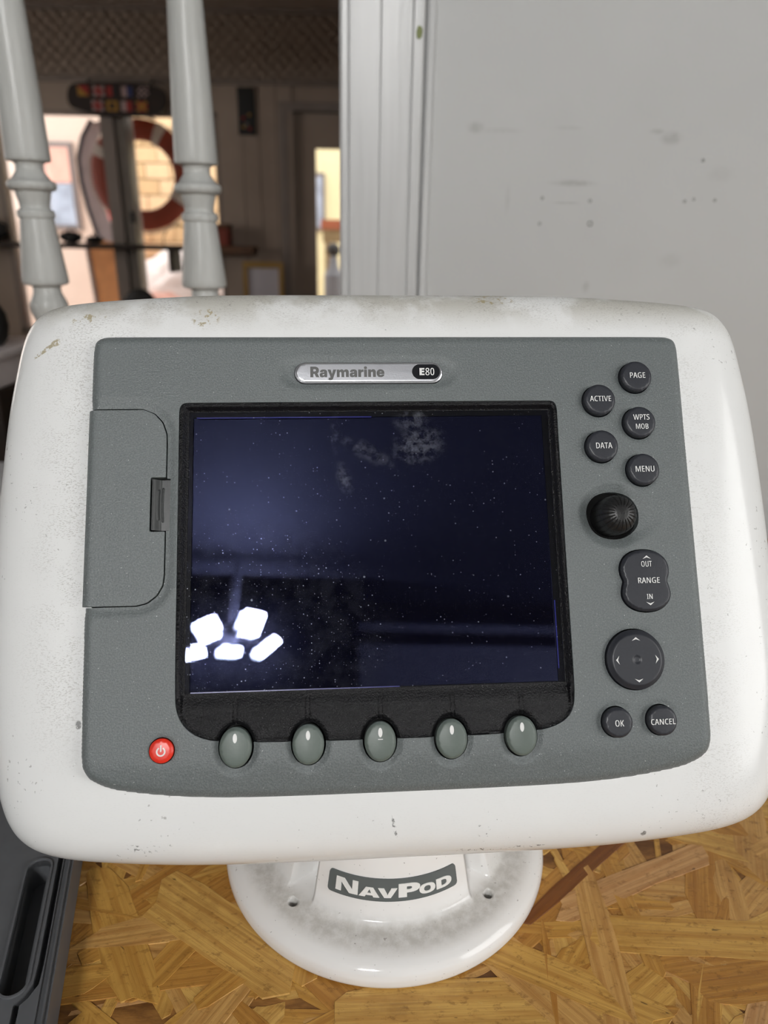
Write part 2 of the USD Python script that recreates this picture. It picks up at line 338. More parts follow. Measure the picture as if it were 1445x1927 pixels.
    for k, t in enumerate(tones):
        g = G(); uv = g.add('texture_coordinate') + '.UV'; ro = g.add('geometry') + '.random_per_island'
        c0 = lin(*t); n1 = g.noise(g.map(uv, (k, 0, 0), scale=(14, 420, 1)), 1, 4, .6)
        wv = g.add('wave_texture', {'wave_type': 'bands', 'bands_direction': 'y', 'scale': 1.0, 'distortion': 3.5, 'detail': 2, 'detail_scale': 1.2}, vector=g.map(uv, (0, k * .1, 0), scale=(9, 34, 1))) + '.fac'
        n2 = g.noise(g.map(uv, (k, 3, 0), scale=(30, 60, 1)), 1, 3)
        fl = g.noise(g.map(uv, (0, 7, 0), scale=(90, 320, 1)), 1, 3)
        c = g.mixc(g.math('multiply', g.rng(n1, .40, .64), .62), c0, tuple(x * y for x, y in zip(c0, (.62, .52, .40))))
        c = g.mixc(g.math('multiply', g.math('multiply', g.rng(wv, .55, .95), g.rng(n2, .3, .6)), .55), c, tuple(x * y for x, y in zip(c0, (.66, .52, .38))))
        c = g.mixc(g.math('multiply', g.rng(n2, .5, .75), .30), c, tuple(min(1, x * y) for x, y in zip(c0, (1.22, 1.25, 1.4))))
        c = g.mixc(g.math('multiply', g.rng(fl, .68, .74), .75), c, (.07, .035, .012))
        c = g.mixc(g.math('multiply', ro, .2), c, tuple(x * .75 for x in c0))
        ps = g.pos(); m1 = g.noise(ps, 26, 5, .7); m2 = g.noise(g.map(ps, (.3, 0, 0), scale=(1, 1.6, 1)), 140, 4, .7)
        c = g.mixc(g.math('multiply', g.rng(m1, .48, .70), .32), c, lin(126, 84, 34)); c = g.mixc(g.math('multiply', g.rng(m2, .54, .68), .5), c, lin(112, 72, 28)); c = g.mixc(g.math('multiply', g.rng(m2, .36, .26), .4), c, lin(206, 172, 112))
        MT[f'strand_{k}'] = g.done(f'strand_{k}', base_color=c, roughness=.36, normal=g.bump(g.math('add', n1, g.math('multiply', n2, .8)), .40, .0012))
    g = G(); p = g.pos(); n = g.noise(g.map(p, scale=(30, 90, 1)), 1, 5, .65); c = g.mixc(g.rng(n, .35, .7), lin(96, 60, 24), lin(160, 112, 55))
    MT['board_core'] = g.done('board_core', base_color=c, roughness=.5, normal=g.bump(n, .3, .002))
    MT['crate_grey'] = plain('crate_grey', lin(92, 94, 97), .42, .06, 120)
    # dim room and outdoors
    MT['far_paint'] = plain('far_paint', (.40, .31, .245), .6, .05, 6)
    MT['far_ceiling'] = plain('far_ceiling', (.42, .34, .28), .7, .05, 5)
    MT['lattice_wood'] = plain('lattice_wood', (.36, .28, .22), .6, .1, 20)
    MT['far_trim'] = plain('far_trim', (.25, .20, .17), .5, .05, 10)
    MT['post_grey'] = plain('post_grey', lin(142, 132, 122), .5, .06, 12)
    MT['floor_wood'] = plain('floor_wood', (.20, .14, .10), .5, .25, 8)
    MT['white_paint'] = plain('white_paint', (.80, .80, .79), .6, .03, 4)
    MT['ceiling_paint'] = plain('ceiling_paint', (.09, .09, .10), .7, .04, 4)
    MT['dark_wood'] = plain('dark_wood', lin(40, 26, 17), .7, .3, 25)
    MT['brown_wood'] = plain('brown_wood', lin(104, 66, 36), .5, .2, 25)
    MT['black_matt'] = plain('black_matt', (.012, .011, .010), .6)
    MT['dark_metal'] = plain('dark_metal', (.004, .004, .005), .85, .1, specular_ior_level=.06)
    MT['lifebuoy_red'] = plain('lifebuoy_red', lin(138, 54, 33), .5, .1, 15)
    MT['lifebuoy_white'] = plain('lifebuoy_white', lin(196, 190, 182), .6, .1, 20)
    for nm, c in dict(flag_red=(150, 30, 20), flag_yellow=(165, 118, 30), flag_blue=(30, 40, 90), flag_white=(168, 140, 136), flag_black=(20, 16, 14)).items(): MT[nm] = plain(nm, lin(*c), .6)
    MT['gold'] = plain('gold', lin(170, 132, 60), .4, .1)
    MT['paper'] = plain('paper', lin(214, 208, 214), .7)
    MT['blue_grey'] = plain('blue_grey', lin(208, 198, 202), .45, .12, 14)
    MT['rim_blue'] = plain('rim_blue', lin(52, 56, 72), .4)
    MT['out_wall'] = plain('out_wall', lin(212, 192, 180), .8, .03, 3)
    MT['out_wall_yellow'] = plain('out_wall_yellow', lin(226, 218, 178), .8, .03, 3)
    for k, c in enumerate([(222, 190, 148), (214, 182, 138), (230, 200, 160)]): MT[f'block_{k}'] = plain(f'block_{k}', lin(*c), .8, .06, 12)
    MT['mortar'] = plain('mortar', lin(190, 162, 122), .9)
    MT['out_ground'] = plain('out_ground', lin(188, 170, 156), .9, .08, 2)
    MT['out_window'] = plain('out_window', lin(160, 172, 192), .2, .3, 5)
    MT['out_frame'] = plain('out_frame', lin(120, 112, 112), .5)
    MT['out_red'] = plain('out_red', lin(226, 60, 52), .5)
    MT['out_tan'] = plain('out_tan', lin(206, 148, 98), .6, .15, 12)
    MT['out_white'] = plain('out_white', lin(238, 228, 226), .5, .1, 9)
    MT['out_pink'] = plain('out_pink', lin(226, 176, 162), .6, .1, 8)
    MT['out_beam'] = plain('out_beam', lin(150, 84, 56), .6, .1, 8)
    MT['out_olive'] = plain('out_olive', lin(128, 108, 76), .7, .1, 8)
    MT['out_grey'] = plain('out_grey', lin(112, 114, 120), .6, .1, 8)
    MT['green_paint'] = plain('green_paint', lin(120, 128, 78), .6, .2, 300)
    MT['hole_dark'] = plain('hole_dark', lin(96, 92, 84), .8)
    MT['lamp_white'] = plain('lamp_white', (.7, .7, .7), .4)
    MT['lamp_glow'] = emit('lamp_glow', (1.0, .995, .98), LAMP_EMIT)
make_materials()

# ================================================================== the setting
WY = 0.86                                   # face of the near wall
struct('floor', bx(-3.4, 2.6, -2.1, 5.3, -0.06, 0), 'floor_wood', label='brown floor')
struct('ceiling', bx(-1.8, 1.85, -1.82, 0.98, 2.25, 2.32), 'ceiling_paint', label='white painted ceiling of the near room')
struct('wall_back', bx(-1.8, 1.85, -1.82, -1.72, 0, 2.25), 'white_paint', label='painted wall behind the photographer')
struct('wall_left', bx(-1.8, -1.7, -1.72, 0.86, 0, 2.25), 'wall_paint', label='painted left wall of the near room')
wr = extrude(sbox(-1.82, 0, 0.98, 2.25).difference(sbox(-1.45, 0.95, 0.05, 2.15)), 0, 0.1)
v = np.array(wr.vertices); struct('wall_right', trimesh.Trimesh(np.c_[1.75 + v[:, 2], v[:, 0], v[:, 1]], wr.faces, process=False), 'wall_paint', label='painted right wall with a window opening')
w2 = UsdGeom.Xform.Define(stage, fresh('/World', 'window_2')); tag(w2, 'white framed window in the right wall', kind='structure')
part('window_frame', cat([bx(1.72, 1.77, -1.45, -1.40, .95, 2.15), bx(1.72, 1.77, 0, .05, .95, 2.15), bx(1.72, 1.77, -1.45, .05, 2.10, 2.15), bx(1.72, 1.77, -1.45, .05, .95, 1.0)]), 'trim_paint', w2)
part('window_sill', bx(1.66, 1.78, -1.5, .10, .92, .95), 'trim_paint', w2)
struct('trim_2', cat([bx(-1.7, 1.75, -1.72, -1.68, 2.18, 2.25), bx(-1.7, 1.75, -1.72, -1.70, 2.09, 2.13)]), 'dark_wood', label='dark double cornice along the back wall')
# near wall: plain part to the right, low wall and header at the opening on the left
OPX = -0.055
struct('wall_front', cat([bx(0.032, 1.75, WY, WY + .11, 0, 2.25), bx(-1.7, OPX, WY, WY + .11, 0, .77), bx(-1.7, OPX, WY, WY + .11, 2.05, 2.25)]), 'wall_paint', label='scuffed white wall panel behind the plotter')
wf = stage.GetPrimAtPath('/World/wall_front')
def disc_hole(x, z, r):
    m = lathe([(r * 1.15, 0.0001), (r * 1.0, .0004), (r * .85, .0002), (r * .7, -.001), (1e-5, -.001)], 16)
    v = np.array(m.vertices); return trimesh.Trimesh(np.c_[x + v[:, 0], WY - .0002 - v[:, 2], z + v[:, 1]], m.faces, process=False)
for x, z, r in ((0.1681, 1.1924, .0016), (0.2213, 1.1906, .0017), (0.1677, 1.1662, .0016), (0.2242, 1.1672, .0026), (0.3259, 1.192, .0014), (0.3355, 1.1944, .0014), (0.3591, 1.1937, .0014), (0.3388, 1.2330, .0016)):
    part('screw_hole', disc_hole(x, z, r), 'hole_dark', wf, smooth=30)
# casing of the opening: a moulded board with beads, its edge standing proud of the wall
prof = [(-.055, .97), (-.055, .846), (-.052, .842), (-.047, .842), (-.0455, .844), (-.044, .842), (-.030, .841), (-.0135, .841), (-.0125, .8425), (-.0115, .841), (.005, .8405), (.018, .8405), (.0195, .8425), (.021, .8405), (.029, .8405), (.0315, .843), (.0325, .8605), (.0325, .97)]
cs = extrude(Polygon(prof), 0.0, 2.05)
trim = struct('trim_1', cs, 'trim_paint', label='white moulded casing board between the balusters and the wall')
struct('trim_3', extrude(Polygon([(.0345, .8598), (.0345, .853), (.037, .851), (.0415, .852), (.0445, .8598)]), .80, 2.25), 'trim_paint', smooth=30, label='slim white bead beside the casing board')
chip = extrude(Polygon([(.0235, 1.337), (.026, 1.3355), (.0285, 1.338), (.0293, 1.343), (.028, 1.3465), (.0245, 1.3475), (.0228, 1.342)]), 0, .0006)
part('paint_chip', xz(chip, .8404), 'green_paint', trim, label='small olive green paint chip')
struct('trim_4', rbx(-1.7, OPX, .842, .985, .77, .835, .006), 'trim_paint', smooth=30, label='white rail carrying the balusters')
struct('trim_5', bx(-1.7, OPX, .85, .985, 1.98, 2.05), 'trim_paint', label='white head rail above the balusters')

# turned balusters
bp = [(22, .985), (22, .99), (15.5, .995), (15.5, 1.005), (19, 1.010), (19, 1.016), (16, 1.022), (15.5, 1.034), (18, 1.046), (21.5, 1.056), (22, 1.064), (19.5, 1.071), (16.2, 1.078), (15.8, 1.0855), (25.0, 1.0885), (26.2, 1.0905), (26.0, 1.096), (23.5, 1.118), (20.8, 1.142), (19.0, 1.1595), (18.6, 1.1612), (20.3, 1.1628), (20.8, 1.1665), (20.2, 1.1700), (17.2, 1.1716), (16.5, 1.1740), (17.0, 1.178), (18.3, 1.1835), (19.6, 1.1885), (19.8, 1.1905), (24.3, 1.1918), (26.6, 1.1946), (26.8, 1.198), (25.8, 1.2008), (21.5, 1.2030), (20.0, 1.2050), (15.2, 1.2120), (15.0, 1.2180), (16.8, 1.2210), (23.6, 1.2225), (24.3, 1.2242), (24.2, 1.229), (22.3, 1.290), (19.0, 1.375), (16.0, 1.48), (13.2, 1.62), (12.5, 1.69), (17, 1.695), (17, 1.705), (13.5, 1.71), (14, 1.73), (19.5, 1.75), (19.5, 1.76)]
bp = [(r / 1000, z - .835) for r, z in bp]
first = None
for k, (x, lab) in enumerate(((-.2229, 'white turned baluster nearest the casing board, in front of the lifebuoy'), (-.4150, 'white turned baluster at the left edge, in front of the far window'))):
    if k == 0:
        b = first = thing('turned_baluster', lab, 'baluster', (x, .9, .835), group='turned balusters in the opening')
        part('turned_shaft', lathe(bp, 64), 'baluster_paint', b, smooth=38)
        part('foot_block', rbx(-.024, .024, -.024, .024, 0, .152, .002), 'baluster_paint', b, smooth=30)
        part('head_block', rbx(-.024, .024, -.024, .024, .923, 1.145, .002), 'baluster_paint', b, smooth=30)
    else:
        b = thing('turned_baluster', lab, 'baluster', (x, .9, .835), group='turned balusters in the opening')
        b.GetReferences().AddInternalReference(first.GetPath()); b.SetInstanceable(True)

# ================================================================== work bench of strand board
TOP = 0.80
bench = thing('workbench', 'strand board bench top under the white instrument pod', 'bench', (0, .44, 0))
def bl(m): m = m.copy(); m.apply_translation((0, -.44, 0)); return m
BX0, BX1, BY0, BY1 = -.95, 1.30, .02, .838
part('board', bl(bx(BX0, BX1, BY0, BY1, TOP - .019, TOP - .0012)), 'board_core', bench)
for x in (BX0 + .05, BX1 - .05):
    for y in (BY0 + .05, BY1 - .05):
        part('leg', bl(bx(x - .035, x + .035, y - .035, y + .035, 0, TOP - .019)), 'brown_wood', bench)
def earcut(p):
    """triangles of a simple counter-clockwise polygon by ear clipping"""
    idx = list(range(len(p))); out = []
    area = lambda a, b, c: (p[b][0]-p[a][0])*(p[c][1]-p[a][1]) - (p[c][0]-p[a][0])*(p[b][1]-p[a][1])
    while len(idx) > 3:
        for k in range(len(idx)):
            a, b, c = idx[k - 1], idx[k], idx[(k + 1) % len(idx)]
            if area(a, b, c) <= 0: continue
            if any(area(a, b, q) > 0 and area(b, c, q) > 0 and area(c, a, q) > 0 for q in idx if q not in (a, b, c)): continue
            out.append((a, b, c)); idx.pop(k); break
        else: break
    if len(idx) == 3: out.append(tuple(idx))
    return out
def strand(cx, cy, L, W, ang, z, r, ends=None):
    """a flake: irregular long polygon, its skirt going down into the board; returns mesh (world) and uv"""
    k = 6; xs = np.linspace(-L / 2, L / 2, k); taper = 1 - r.uniform(0, .5) * np.abs(np.linspace(-1, 1, k)) ** 4
    e0, e1 = r.uniform(-.9, .9, 2) * W
    jag = lambda: np.cumsum(r.normal(0, .035, k)) * W
    up_, lo_ = W / 2 * taper + jag(), -W / 2 * taper + jag()
    up_ = np.maximum(up_, lo_ + .15 * W)
    endp = lambda x, e, sgn: [(x + sgn * r.uniform(0, .5) * W + e * t, y) for t, y in ((-.25, -W * .2), (.25, W * .2))]
    sh = lambda x: x + (e1 if x > 0 else e0) * 0
    p = np.array([(x + (e0 if i == 0 else e1 if i == k - 1 else 0) * -.25, y) for i, (x, y) in enumerate(zip(xs, lo_))] + endp(L / 2, e1, 1) + [(x + (e0 if i == 0 else e1 if i == k - 1 else 0) * .25, y) for i, (x, y) in reversed(list(enumerate(zip(xs, up_))))] + endp(-L / 2, e0, -1)[::-1])
    if not Polygon(p).is_valid: p = np.array(Polygon(p).convex_hull.exterior.coords)[:-1]; p = p if Polygon(p).exterior.is_ccw else p[::-1]
    n = len(p); th = .00012; ii = 1 - .0005 / max(W, .004)
    v = np.vstack([np.c_[p, np.full(n, z) + r.uniform(-1, 1) * .00025 * p[:, 0] / L + r.uniform(-1, 1) * .0002 * p[:, 1] / W], np.c_[p * [1 + .0007 / L, 1 + .0007 / max(W, .004)], np.full(n, min(z, TOP) - .0006)]])
    f = earcut(p)
    for a in (0,):
        for i in range(n):
            j = (i + 1) % n; f += [(a + i, a + n + i, a + n + j), (a + i, a + n + j, a + j)]
    uv = v[:, :2] + r.uniform(-3, 3, 2)
    c, s = math.cos(ang), math.sin(ang)
    w = np.c_[cx + c * v[:, 0] - s * v[:, 1], cy + s * v[:, 0] + c * v[:, 1] - .44, v[:, 2]]
    m = trimesh.Trimesh(w, f, process=False)
    return m, uv
sr_ = np.random.default_rng(21)
hand = [  # strands that stand out in the photograph: centre, length, width, heading, tone
    (.131, .325, .125, .0085, .72, 6), (-.085, .2745, .088, .030, -.55, 3), (-.050, .272, .100, .013, .80, 2), (.1205, .262, .105, .016, 1.52, 5), (.190, .276, .13, .024, -.03, 1), (.152, .312, .10, .018, .42, 7),
    (.083, .258, .12, .017, -.42, 1), (.055, .235, .13, .030, .05, 3), (.098, .235, .12, .024, -.80, 5), (.205, .236, .12, .045, .95, 7), (.185, .262, .05, .035, .15, 4), (-.115, .247, .17, .016, .15, 4), (-.02, .225, .12, .018, .55, 2), (.26, .33, .15, .03, -.3, 3), (.165, .242, .07, .012, 1.2, 4)]
count = 0
for k, (cx, cy, L, W, a, t) in enumerate(hand):
    m, uv = strand(cx, cy, L, W, a, TOP - .00012 - .00003 * k, sr_)
    part('strand', m, f'strand_{t}', bench, uv=uv); count += 1
tone_p = [.22, .20, .19, .12, .12, .10, .01, .04]
while count < 285:
    cx, cy = sr_.uniform(-.30, .52), sr_.uniform(.15, .46)
    if count > 225: cx, cy = sr_.uniform(.38, .62), sr_.uniform(.45, .75)
    W = (sr_.uniform(.009, .026) if sr_.random() < .62 else sr_.uniform(.0025, .008)); L = sr_.uniform(.035, .105); a = sr_.choice([sr_.uniform(-.5, .5), sr_.uniform(-1.57, 1.57), sr_.uniform(-1.57, 1.57)])
    m, uv = strand(cx, cy, L, W, a, TOP - .0003 - .0009 * (count % 97) / 97 - sr_.uniform(0, .00005), sr_)
    part('strand', m, f"strand_{sr_.choice(8, p=tone_p)}", bench, uv=uv); count += 1
rest = {k: ([], []) for k in range(6)}
for k in range(2600):
    cx, cy = sr_.uniform(BX0 + .08, BX1 - .08), sr_.uniform(BY0 + .08, BY1 - .085)
    m, uv = strand(cx, cy, sr_.uniform(.03, .11), sr_.uniform(.003, .028), sr_.uniform(-1.57, 1.57), TOP - .0012 + sr_.uniform(0, .00085), sr_)
    t = k % 6; rest[t][0].append(m); rest[t][1].append(uv)
for t, (ms, us) in rest.items(): part('strand_layer', cat(ms), f'strand_{t}', bench, uv=np.vstack(us), kind='stuff')

# ================================================================== grey plastic crate lid at the left
CA = math.atan2(.0234, -.0849)     # heading of its right edge (world), seen from above
ex = np.array([-.2657, .9641]); ey = np.array([-.9641, -.2657])   # along the edge (away), and to the left
c0 = np.array([-.1455, .2099])
mm = np.eye(4); mm[0, :2] = ex; mm[1, :2] = ey; mm[3, :3] = (c0[0], c0[1], TOP)
tray = thing('storage_crate', 'dark grey plastic crate lid with a long slot, at the left of the bench', 'crate', matrix=mm)
H = .022
def mani(poly, z0, z1): return m3.Manifold.extrude(m3.CrossSection([np.array(p.coords)[:-1] for p in [poly.exterior, *poly.interiors]], m3.FillRule.EvenOdd), z1 - z0).translate((0, 0, z0))
slab = Polygon([(-.10, .0), (.30, .0), (.30, .32), (-.10, .32)]).buffer(-.004).buffer(.004)
slot = LineString([(.0226, .0170), (.089, .0170)]).buffer(.0061, 16)
wall_o = LineString([(.0226, .0170), (.089, .0170)]).buffer(.0090, 16)
body = mani(slab, 0, H - .002) + mani(slab.buffer(-.0016), H - .002, H)
body = body - mani(slot, H - .017, H + .01)
# groove running along the edge, bending round the slot's wall
gro = LineString([(.12, .0066), (.030, .0066), (.0205, .0072), (.0152, .0105), (.0120, .0140), (-.095, .0140)]).buffer(.0014, 8)
body = body - mani(gro, H - .008, H + .01)
body = body - mani(Polygon([(-.10, .0022), (.30, .0022), (.30, .0048), (-.10, .0048)]), H - .0012, H + .01)
part('lid', tm(body), 'crate_grey', tray, smooth=25)
rim = mani(LineString([(.0226, .0170), (.089, .0170)]).buffer(.0070, 16).difference(slot), H - .004, H + .0012)
part('slot_rim', tm(rim), 'crate_grey', tray, smooth=25)
step = mani(sbox(.024, .0112, .088, .0138), H - .0168, H - .006)
part('slot_step', tm(step), 'crate_grey', tray, smooth=25)

# ================================================================== instrument pod
O = np.array([-.0041, .3096, 1.0126]); U = np.array([.9971, .0752, .0103]); V = np.array([-.0470, .5052, .8617]); Nn = np.array([.0596, -.8597, .5073])
Nn /= np.linalg.norm(Nn); U -= Nn * (U @ Nn); U /= np.linalg.norm(U); V = np.cross(Nn, U)
FACE = np.eye(4); FACE[0, :3], FACE[1, :3], FACE[2, :3], FACE[3, :3] = U, V, Nn, O + Nn * .003
BASE = np.array([.0045, .339, TOP]); YAW = 4.0
pod = thing('instrument_pod', 'glossy white plastic instrument pod on a round pedestal, standing on the bench', 'instrument pod', BASE, YAW)
B4 = np.eye(4); c, s = math.cos(math.radians(YAW)), math.sin(math.radians(YAW)); B4[0, :2] = (c, s); B4[1, :2] = (-s, c); B4[3, :3] = BASE
UC = 11.65
ph = [(0, 105.2), (80, 105.2), (136, 105.2), (142.5, 104.6), (145.6, 102), (146.4, 96), (146, 58), (145.8, 3), (145.6, -48), (144.9, -88), (144.5, -95), (143.2, -99.5), (140.5, -102.8), (134, -106.2), (126, -108.4), (101, -112), (75, -113.6), (40, -114), (0, -114)]
oh = [(0, 137.9), (81, 137.9), (112, 136.6), (145, 134.2), (161, 132.4), (172, 130.4), (181, 126.4), (187, 119.6), (190.4, 110), (193.2, 90), (195.5, 70), (197, 37), (197.5, 10), (197.6, -10), (197.4, -40), (195.8, -75), (192.6, -100), (188, -118), (182, -129), (175, -135.4), (165.5, -139.6), (152, -142.4), (133, -144.4), (106, -146.4), (80, -147.3), (40, -147.7), (0, -147.6)]
sym = lambda h: np.array([(UC + a, b) for a, b in h] + [(UC - a, b) for a, b in h[-2:0:-1]])
plate_poly = Polygon(spline(sym(ph))).buffer(0)
outer_poly = Polygon(spline(sym(oh))).buffer(0)
NA = 720
# angles spread evenly along the outer outline so that the corners get enough points
orng = resample(outer_poly, outer_poly.length / NA)[:NA]
cen = np.array([UC, -4.0]); th = np.unwrap(np.arctan2(orng[:, 1] - cen[1], orng[:, 0] - cen[0]))
def radius(poly, th):
    out = []
    for t in th:
        L = LineString([cen, cen + 600 * np.array([math.cos(t), math.sin(t)])]).intersection(poly.exterior)
        q = getattr(L, 'geoms', [L])[0]; out.append(math.hypot(q.x - cen[0], q.y - cen[1]))
    return np.array(out)
ri, ro = radius(plate_poly.buffer(-2.5), th), radius(outer_poly, th)
dirs = np.c_[np.cos(th), np.sin(th)]
rings = []
for s_ in list(np.linspace(0, .55, 8)) + list(1 - .45 * (1 - np.sin(np.linspace(.08, 1, 26) * np.pi / 2))):
    w = -6.0 - 1.2 * s_ - 27.0 * (1 - (1 - s_ ** 3.0) ** (1 / 2.4))
    rings.append(np.c_[cen + dirs * (ri + (ro - ri) * s_)[:, None], np.full(NA, w)])
for k, w in ((1.0, -38), (.996, -48), (.985, -58), (.965, -70), (.935, -82), (.885, -93), (.80, -103), (.65, -110), (.4, -114), (.0005, -115)):
    rings.append(np.c_[cen + dirs * (ro * k)[:, None], np.full(NA, w)])
v = np.vstack(rings) / 1000; f = []
n = len(th); i = np.arange(n); j = (i + 1) % n
flip = th[-1] > th[0]
for k in range(len(rings) - 1):
    a, b = k * n, (k + 1) * n; q = np.vstack([np.c_[a + i, b + i, b + j], np.c_[a + i, b + j, a + j]]); f.append(q if flip else q[:, ::-1])
housing = part('housing', trimesh.Trimesh(v, np.vstack(f), process=False), 'gelcoat', pod, smooth=True, label='white domed housing with grey weathering along its top edge')
UsdGeom.Xformable(housing).AddTransformOp().Set(Gf.Matrix4d((FACE @ np.linalg.inv(B4)).tolist()))
# pedestal: flange, trough and a column with four scoops for the screws
prof = np.array([(94.2, 0), (95.6, 1), (96.3, 3), (96.3, 6.5), (95.4, 9.5), (93.2, 12), (90, 13.7), (86, 14.5), (81, 14.7), (76, 14.8), (73.2, 15.4), (71.2, 17), (70, 19.5), (68.8, 24), (67, 31), (64.6, 40), (61.5, 50), (57.5, 62), (53.5, 76), (50.5, 92), (49, 104)])
t = np.linspace(0, len(prof) - 1, 110); prof = np.c_[np.interp(t, range(len(prof)), prof[:, 0]), np.interp(t, range(len(prof)), prof[:, 1])]
for _ in range(3): prof[1:-1] = (prof[:-2] + 2 * prof[1:-1] + prof[2:]) / 4
NB = 360
ang = np.arange(NB) * 2 * np.pi / NB
SC = np.radians([-46, -134, 46, 134])
def scoop(a, w0=4.4, w1=6.8):
    d = np.min(np.abs((a[:, None] - SC[None] + np.pi) % (2 * np.pi) - np.pi), 1); return 1 - sstep(np.degrees(d), w0, w1)
def column_r(r, z, a):
    k = sstep(np.array([z]), 14.6, 17.0)[0] * (1 - .25 * sstep(np.array([z]), 60, 100)[0]); return r - 15.0 * k * scoop(a)
v = np.vstack([np.c_[column_r(r, z, ang) * np.cos(ang), column_r(r, z, ang) * np.sin(ang), np.full(NB, z)] for r, z in prof] + [[[0, 0, 0]], [[0, 0, prof[-1, 1]]]]) / 1000
f = []; i = np.arange(NB); j = (i + 1) % NB
for k in range(len(prof) - 1): f += [np.c_[k*NB+i, k*NB+j, (k+1)*NB+j], np.c_[k*NB+i, (k+1)*NB+j, (k+1)*NB+i]]
nv = len(prof) * NB; f += [np.c_[np.full(NB, nv), j, i], np.c_[np.full(NB, nv + 1), (len(prof)-1)*NB+i, (len(prof)-1)*NB+j]]
ped = m3.Manifold(m3.Mesh(v.astype(np.float32), np.vstack(f).astype(np.uint32)))
for a in SC:
    cx_, cy_ = .0765 * math.cos(a), .0765 * math.sin(a)
    ped = ped - m3.Manifold.cylinder(.012, .0022, .0022, 28).translate((cx_, cy_, .004)) - m3.Manifold.cylinder(.0016, .0022, .0034, 28).translate((cx_, cy_, .0134))
ped_p = part('pedestal', tm(ped), 'base_gelcoat', pod, smooth=50, label='round white pedestal with a grimy trough and screw holes')
def on_col(x, z, off):
    """x (mm, arc length right of the front) and z (mm) onto the front of the column"""
    r = np.interp(z, prof[40:, 1], prof[40:, 0]); rr = 64.0; a = -np.pi / 2 + x / rr
    return np.c_[(r + off) * np.cos(a), (r + off) * np.sin(a), z] / 1000
lab = Polygon([(-34, -5.9), (34, -5.9), (34, 5.9), (-34, 5.9)]).buffer(-1.8).buffer(1.8)
ZC = 33.6
def wrap(mesh, off):
    v = np.array(mesh.vertices) * 1000; return trimesh.Trimesh(on_col(v[:, 0], v[:, 1] + ZC, off + v[:, 2]), mesh.faces, process=False)
lp = plate(lab, [], lambda u, v: 0 * u, 1.5, 1.0, -.8)
lbl = part('name_label', wrap(lp, .7), 'label_grey', pod, smooth=40, label='dark grey name label with white capitals')
# the letters follow the label: large N, P, D and smaller A, V, O
def letters(spec):
    out = []
    for ch, x0, x1, h in spec: out.append(text(ch, x1 - x0, h, (x0 + x1) / 2, -3.6 + h / 2, 0.0, .0003, True))
    m = cat(out); return m
sub = lambda m: trimesh.Trimesh(*trimesh.remesh.subdivide_to_size(m.vertices, m.faces, .003)[:2], process=False)
part('lettering', wrap(sub(letters([('N', -29.6, -18.0, 7.2), ('A', -17.4, -7.2, 5.0), ('V', -8.0, 1.6, 5.0), ('P', 2.2, 13.2, 7.2), ('O', 12.7, 21.2, 5.1), ('D', 21.8, 30.6, 5.5)])), .75), 'print_white', lbl)

# ================================================================== chartplotter in the pod (face space in mm: u right, v up, w out)
plotter = thing('chartplotter', 'grey marine chartplotter with a dark switched-off screen, set in the white pod', 'chartplotter', matrix=FACE)
def mm3(m): return m
SOFT = [(-64.6, -89.7), (-32.3, -89.6), (.1, -89.5), (32.6, -89.5), (64.9, -89.4)]
KEYS = [('PAGE', 132.6, 81.6), ('ACTIVE', 113.0, 69.6), ('WPTS', 132.5, 58.0), ('DATA', 112.6, 46.1), ('MENU', 132.3, 34.1)]
OKC = [('OK', 109.8, -84.9), ('CANCEL', 130.9, -84.7)]
bez = Polygon(spline([(-92.2, 62), (-92.2, 67.5), (-90.6, 70.1), (-86, 70.2), (0, 70.2), (86, 70.2), (90.4, 70.0), (91.9, 67.4), (91.9, 62), (91.6, 0), (91.4, -60), (91.3, -70), (90.6, -77), (87.4, -82.4), (81, -85.8), (73, -87.5), (60, -88.2), (33, -88.6), (0, -88.7), (-33, -88.4), (-56, -88), (-72, -87.3), (-81, -85.2), (-87.6, -80.6), (-91, -74), (-91.9, -66), (-92, 0)])).buffer(0)
glass = sbox(-88.0, -66.2, 88.0, 66.2)
rock = Polygon(spline([(129.0 + x, -19.9 + y) for x, y in [(0, 14.7), (5.5, 14.0), (9.8, 11.2), (11.9, 7.0), (11.8, 3.2), (10.6, 0.2), (10.5, -.8), (11.5, -3.8), (11.9, -7.5), (9.8, -11.5), (5.5, -14.2), (0, -15.0), (-5.5, -14.2), (-9.8, -11.5), (-11.9, -7.5), (-11.5, -3.8), (-10.5, -.8), (-10.6, .2), (-11.8, 3.2), (-11.9, 7.0), (-9.8, 11.2), (-5.5, 14.0)]])).buffer(0)
kh = Polygon(spline([(103.6, 12), (104.2, 17), (107, 21), (111, 23.2), (116.5, 24.0), (122, 23.2), (126.5, 20.3), (129.3, 15.5), (129.6, 11), (128.6, 6.5), (125, 2.6), (120.5, .6), (115, .4), (109.5, 1.9), (105.6, 5.5)])).buffer(0)
door_poly = Polygon([(-150, 67.6), (-109.5, 67.6), (-103.6, 65.2), (-99.6, 60.8), (-97.6, 55), (-97.4, 50), (-97.4, -12), (-97.9, -17), (-100.6, -21.8), (-105, -25.2), (-110, -26.4), (-150, -26.4)]).buffer(-5).buffer(5)
latch_poly = sbox(-104.2, 8.7, -96.0, 33.2)
door = door_poly.intersection(plate_poly.buffer(.9)).difference(latch_poly.buffer(.15))
gap = .45
holes = [bez, door_poly.union(latch_poly.buffer(.2)), kh, rock.buffer(.5), ell(5.3 + gap, 5.3 + gap, -97, -90), ell(13.8 + .5, 13.8 + .5, 121, -56.8), stadium(-.8, 85, 36.6, 5.6)]
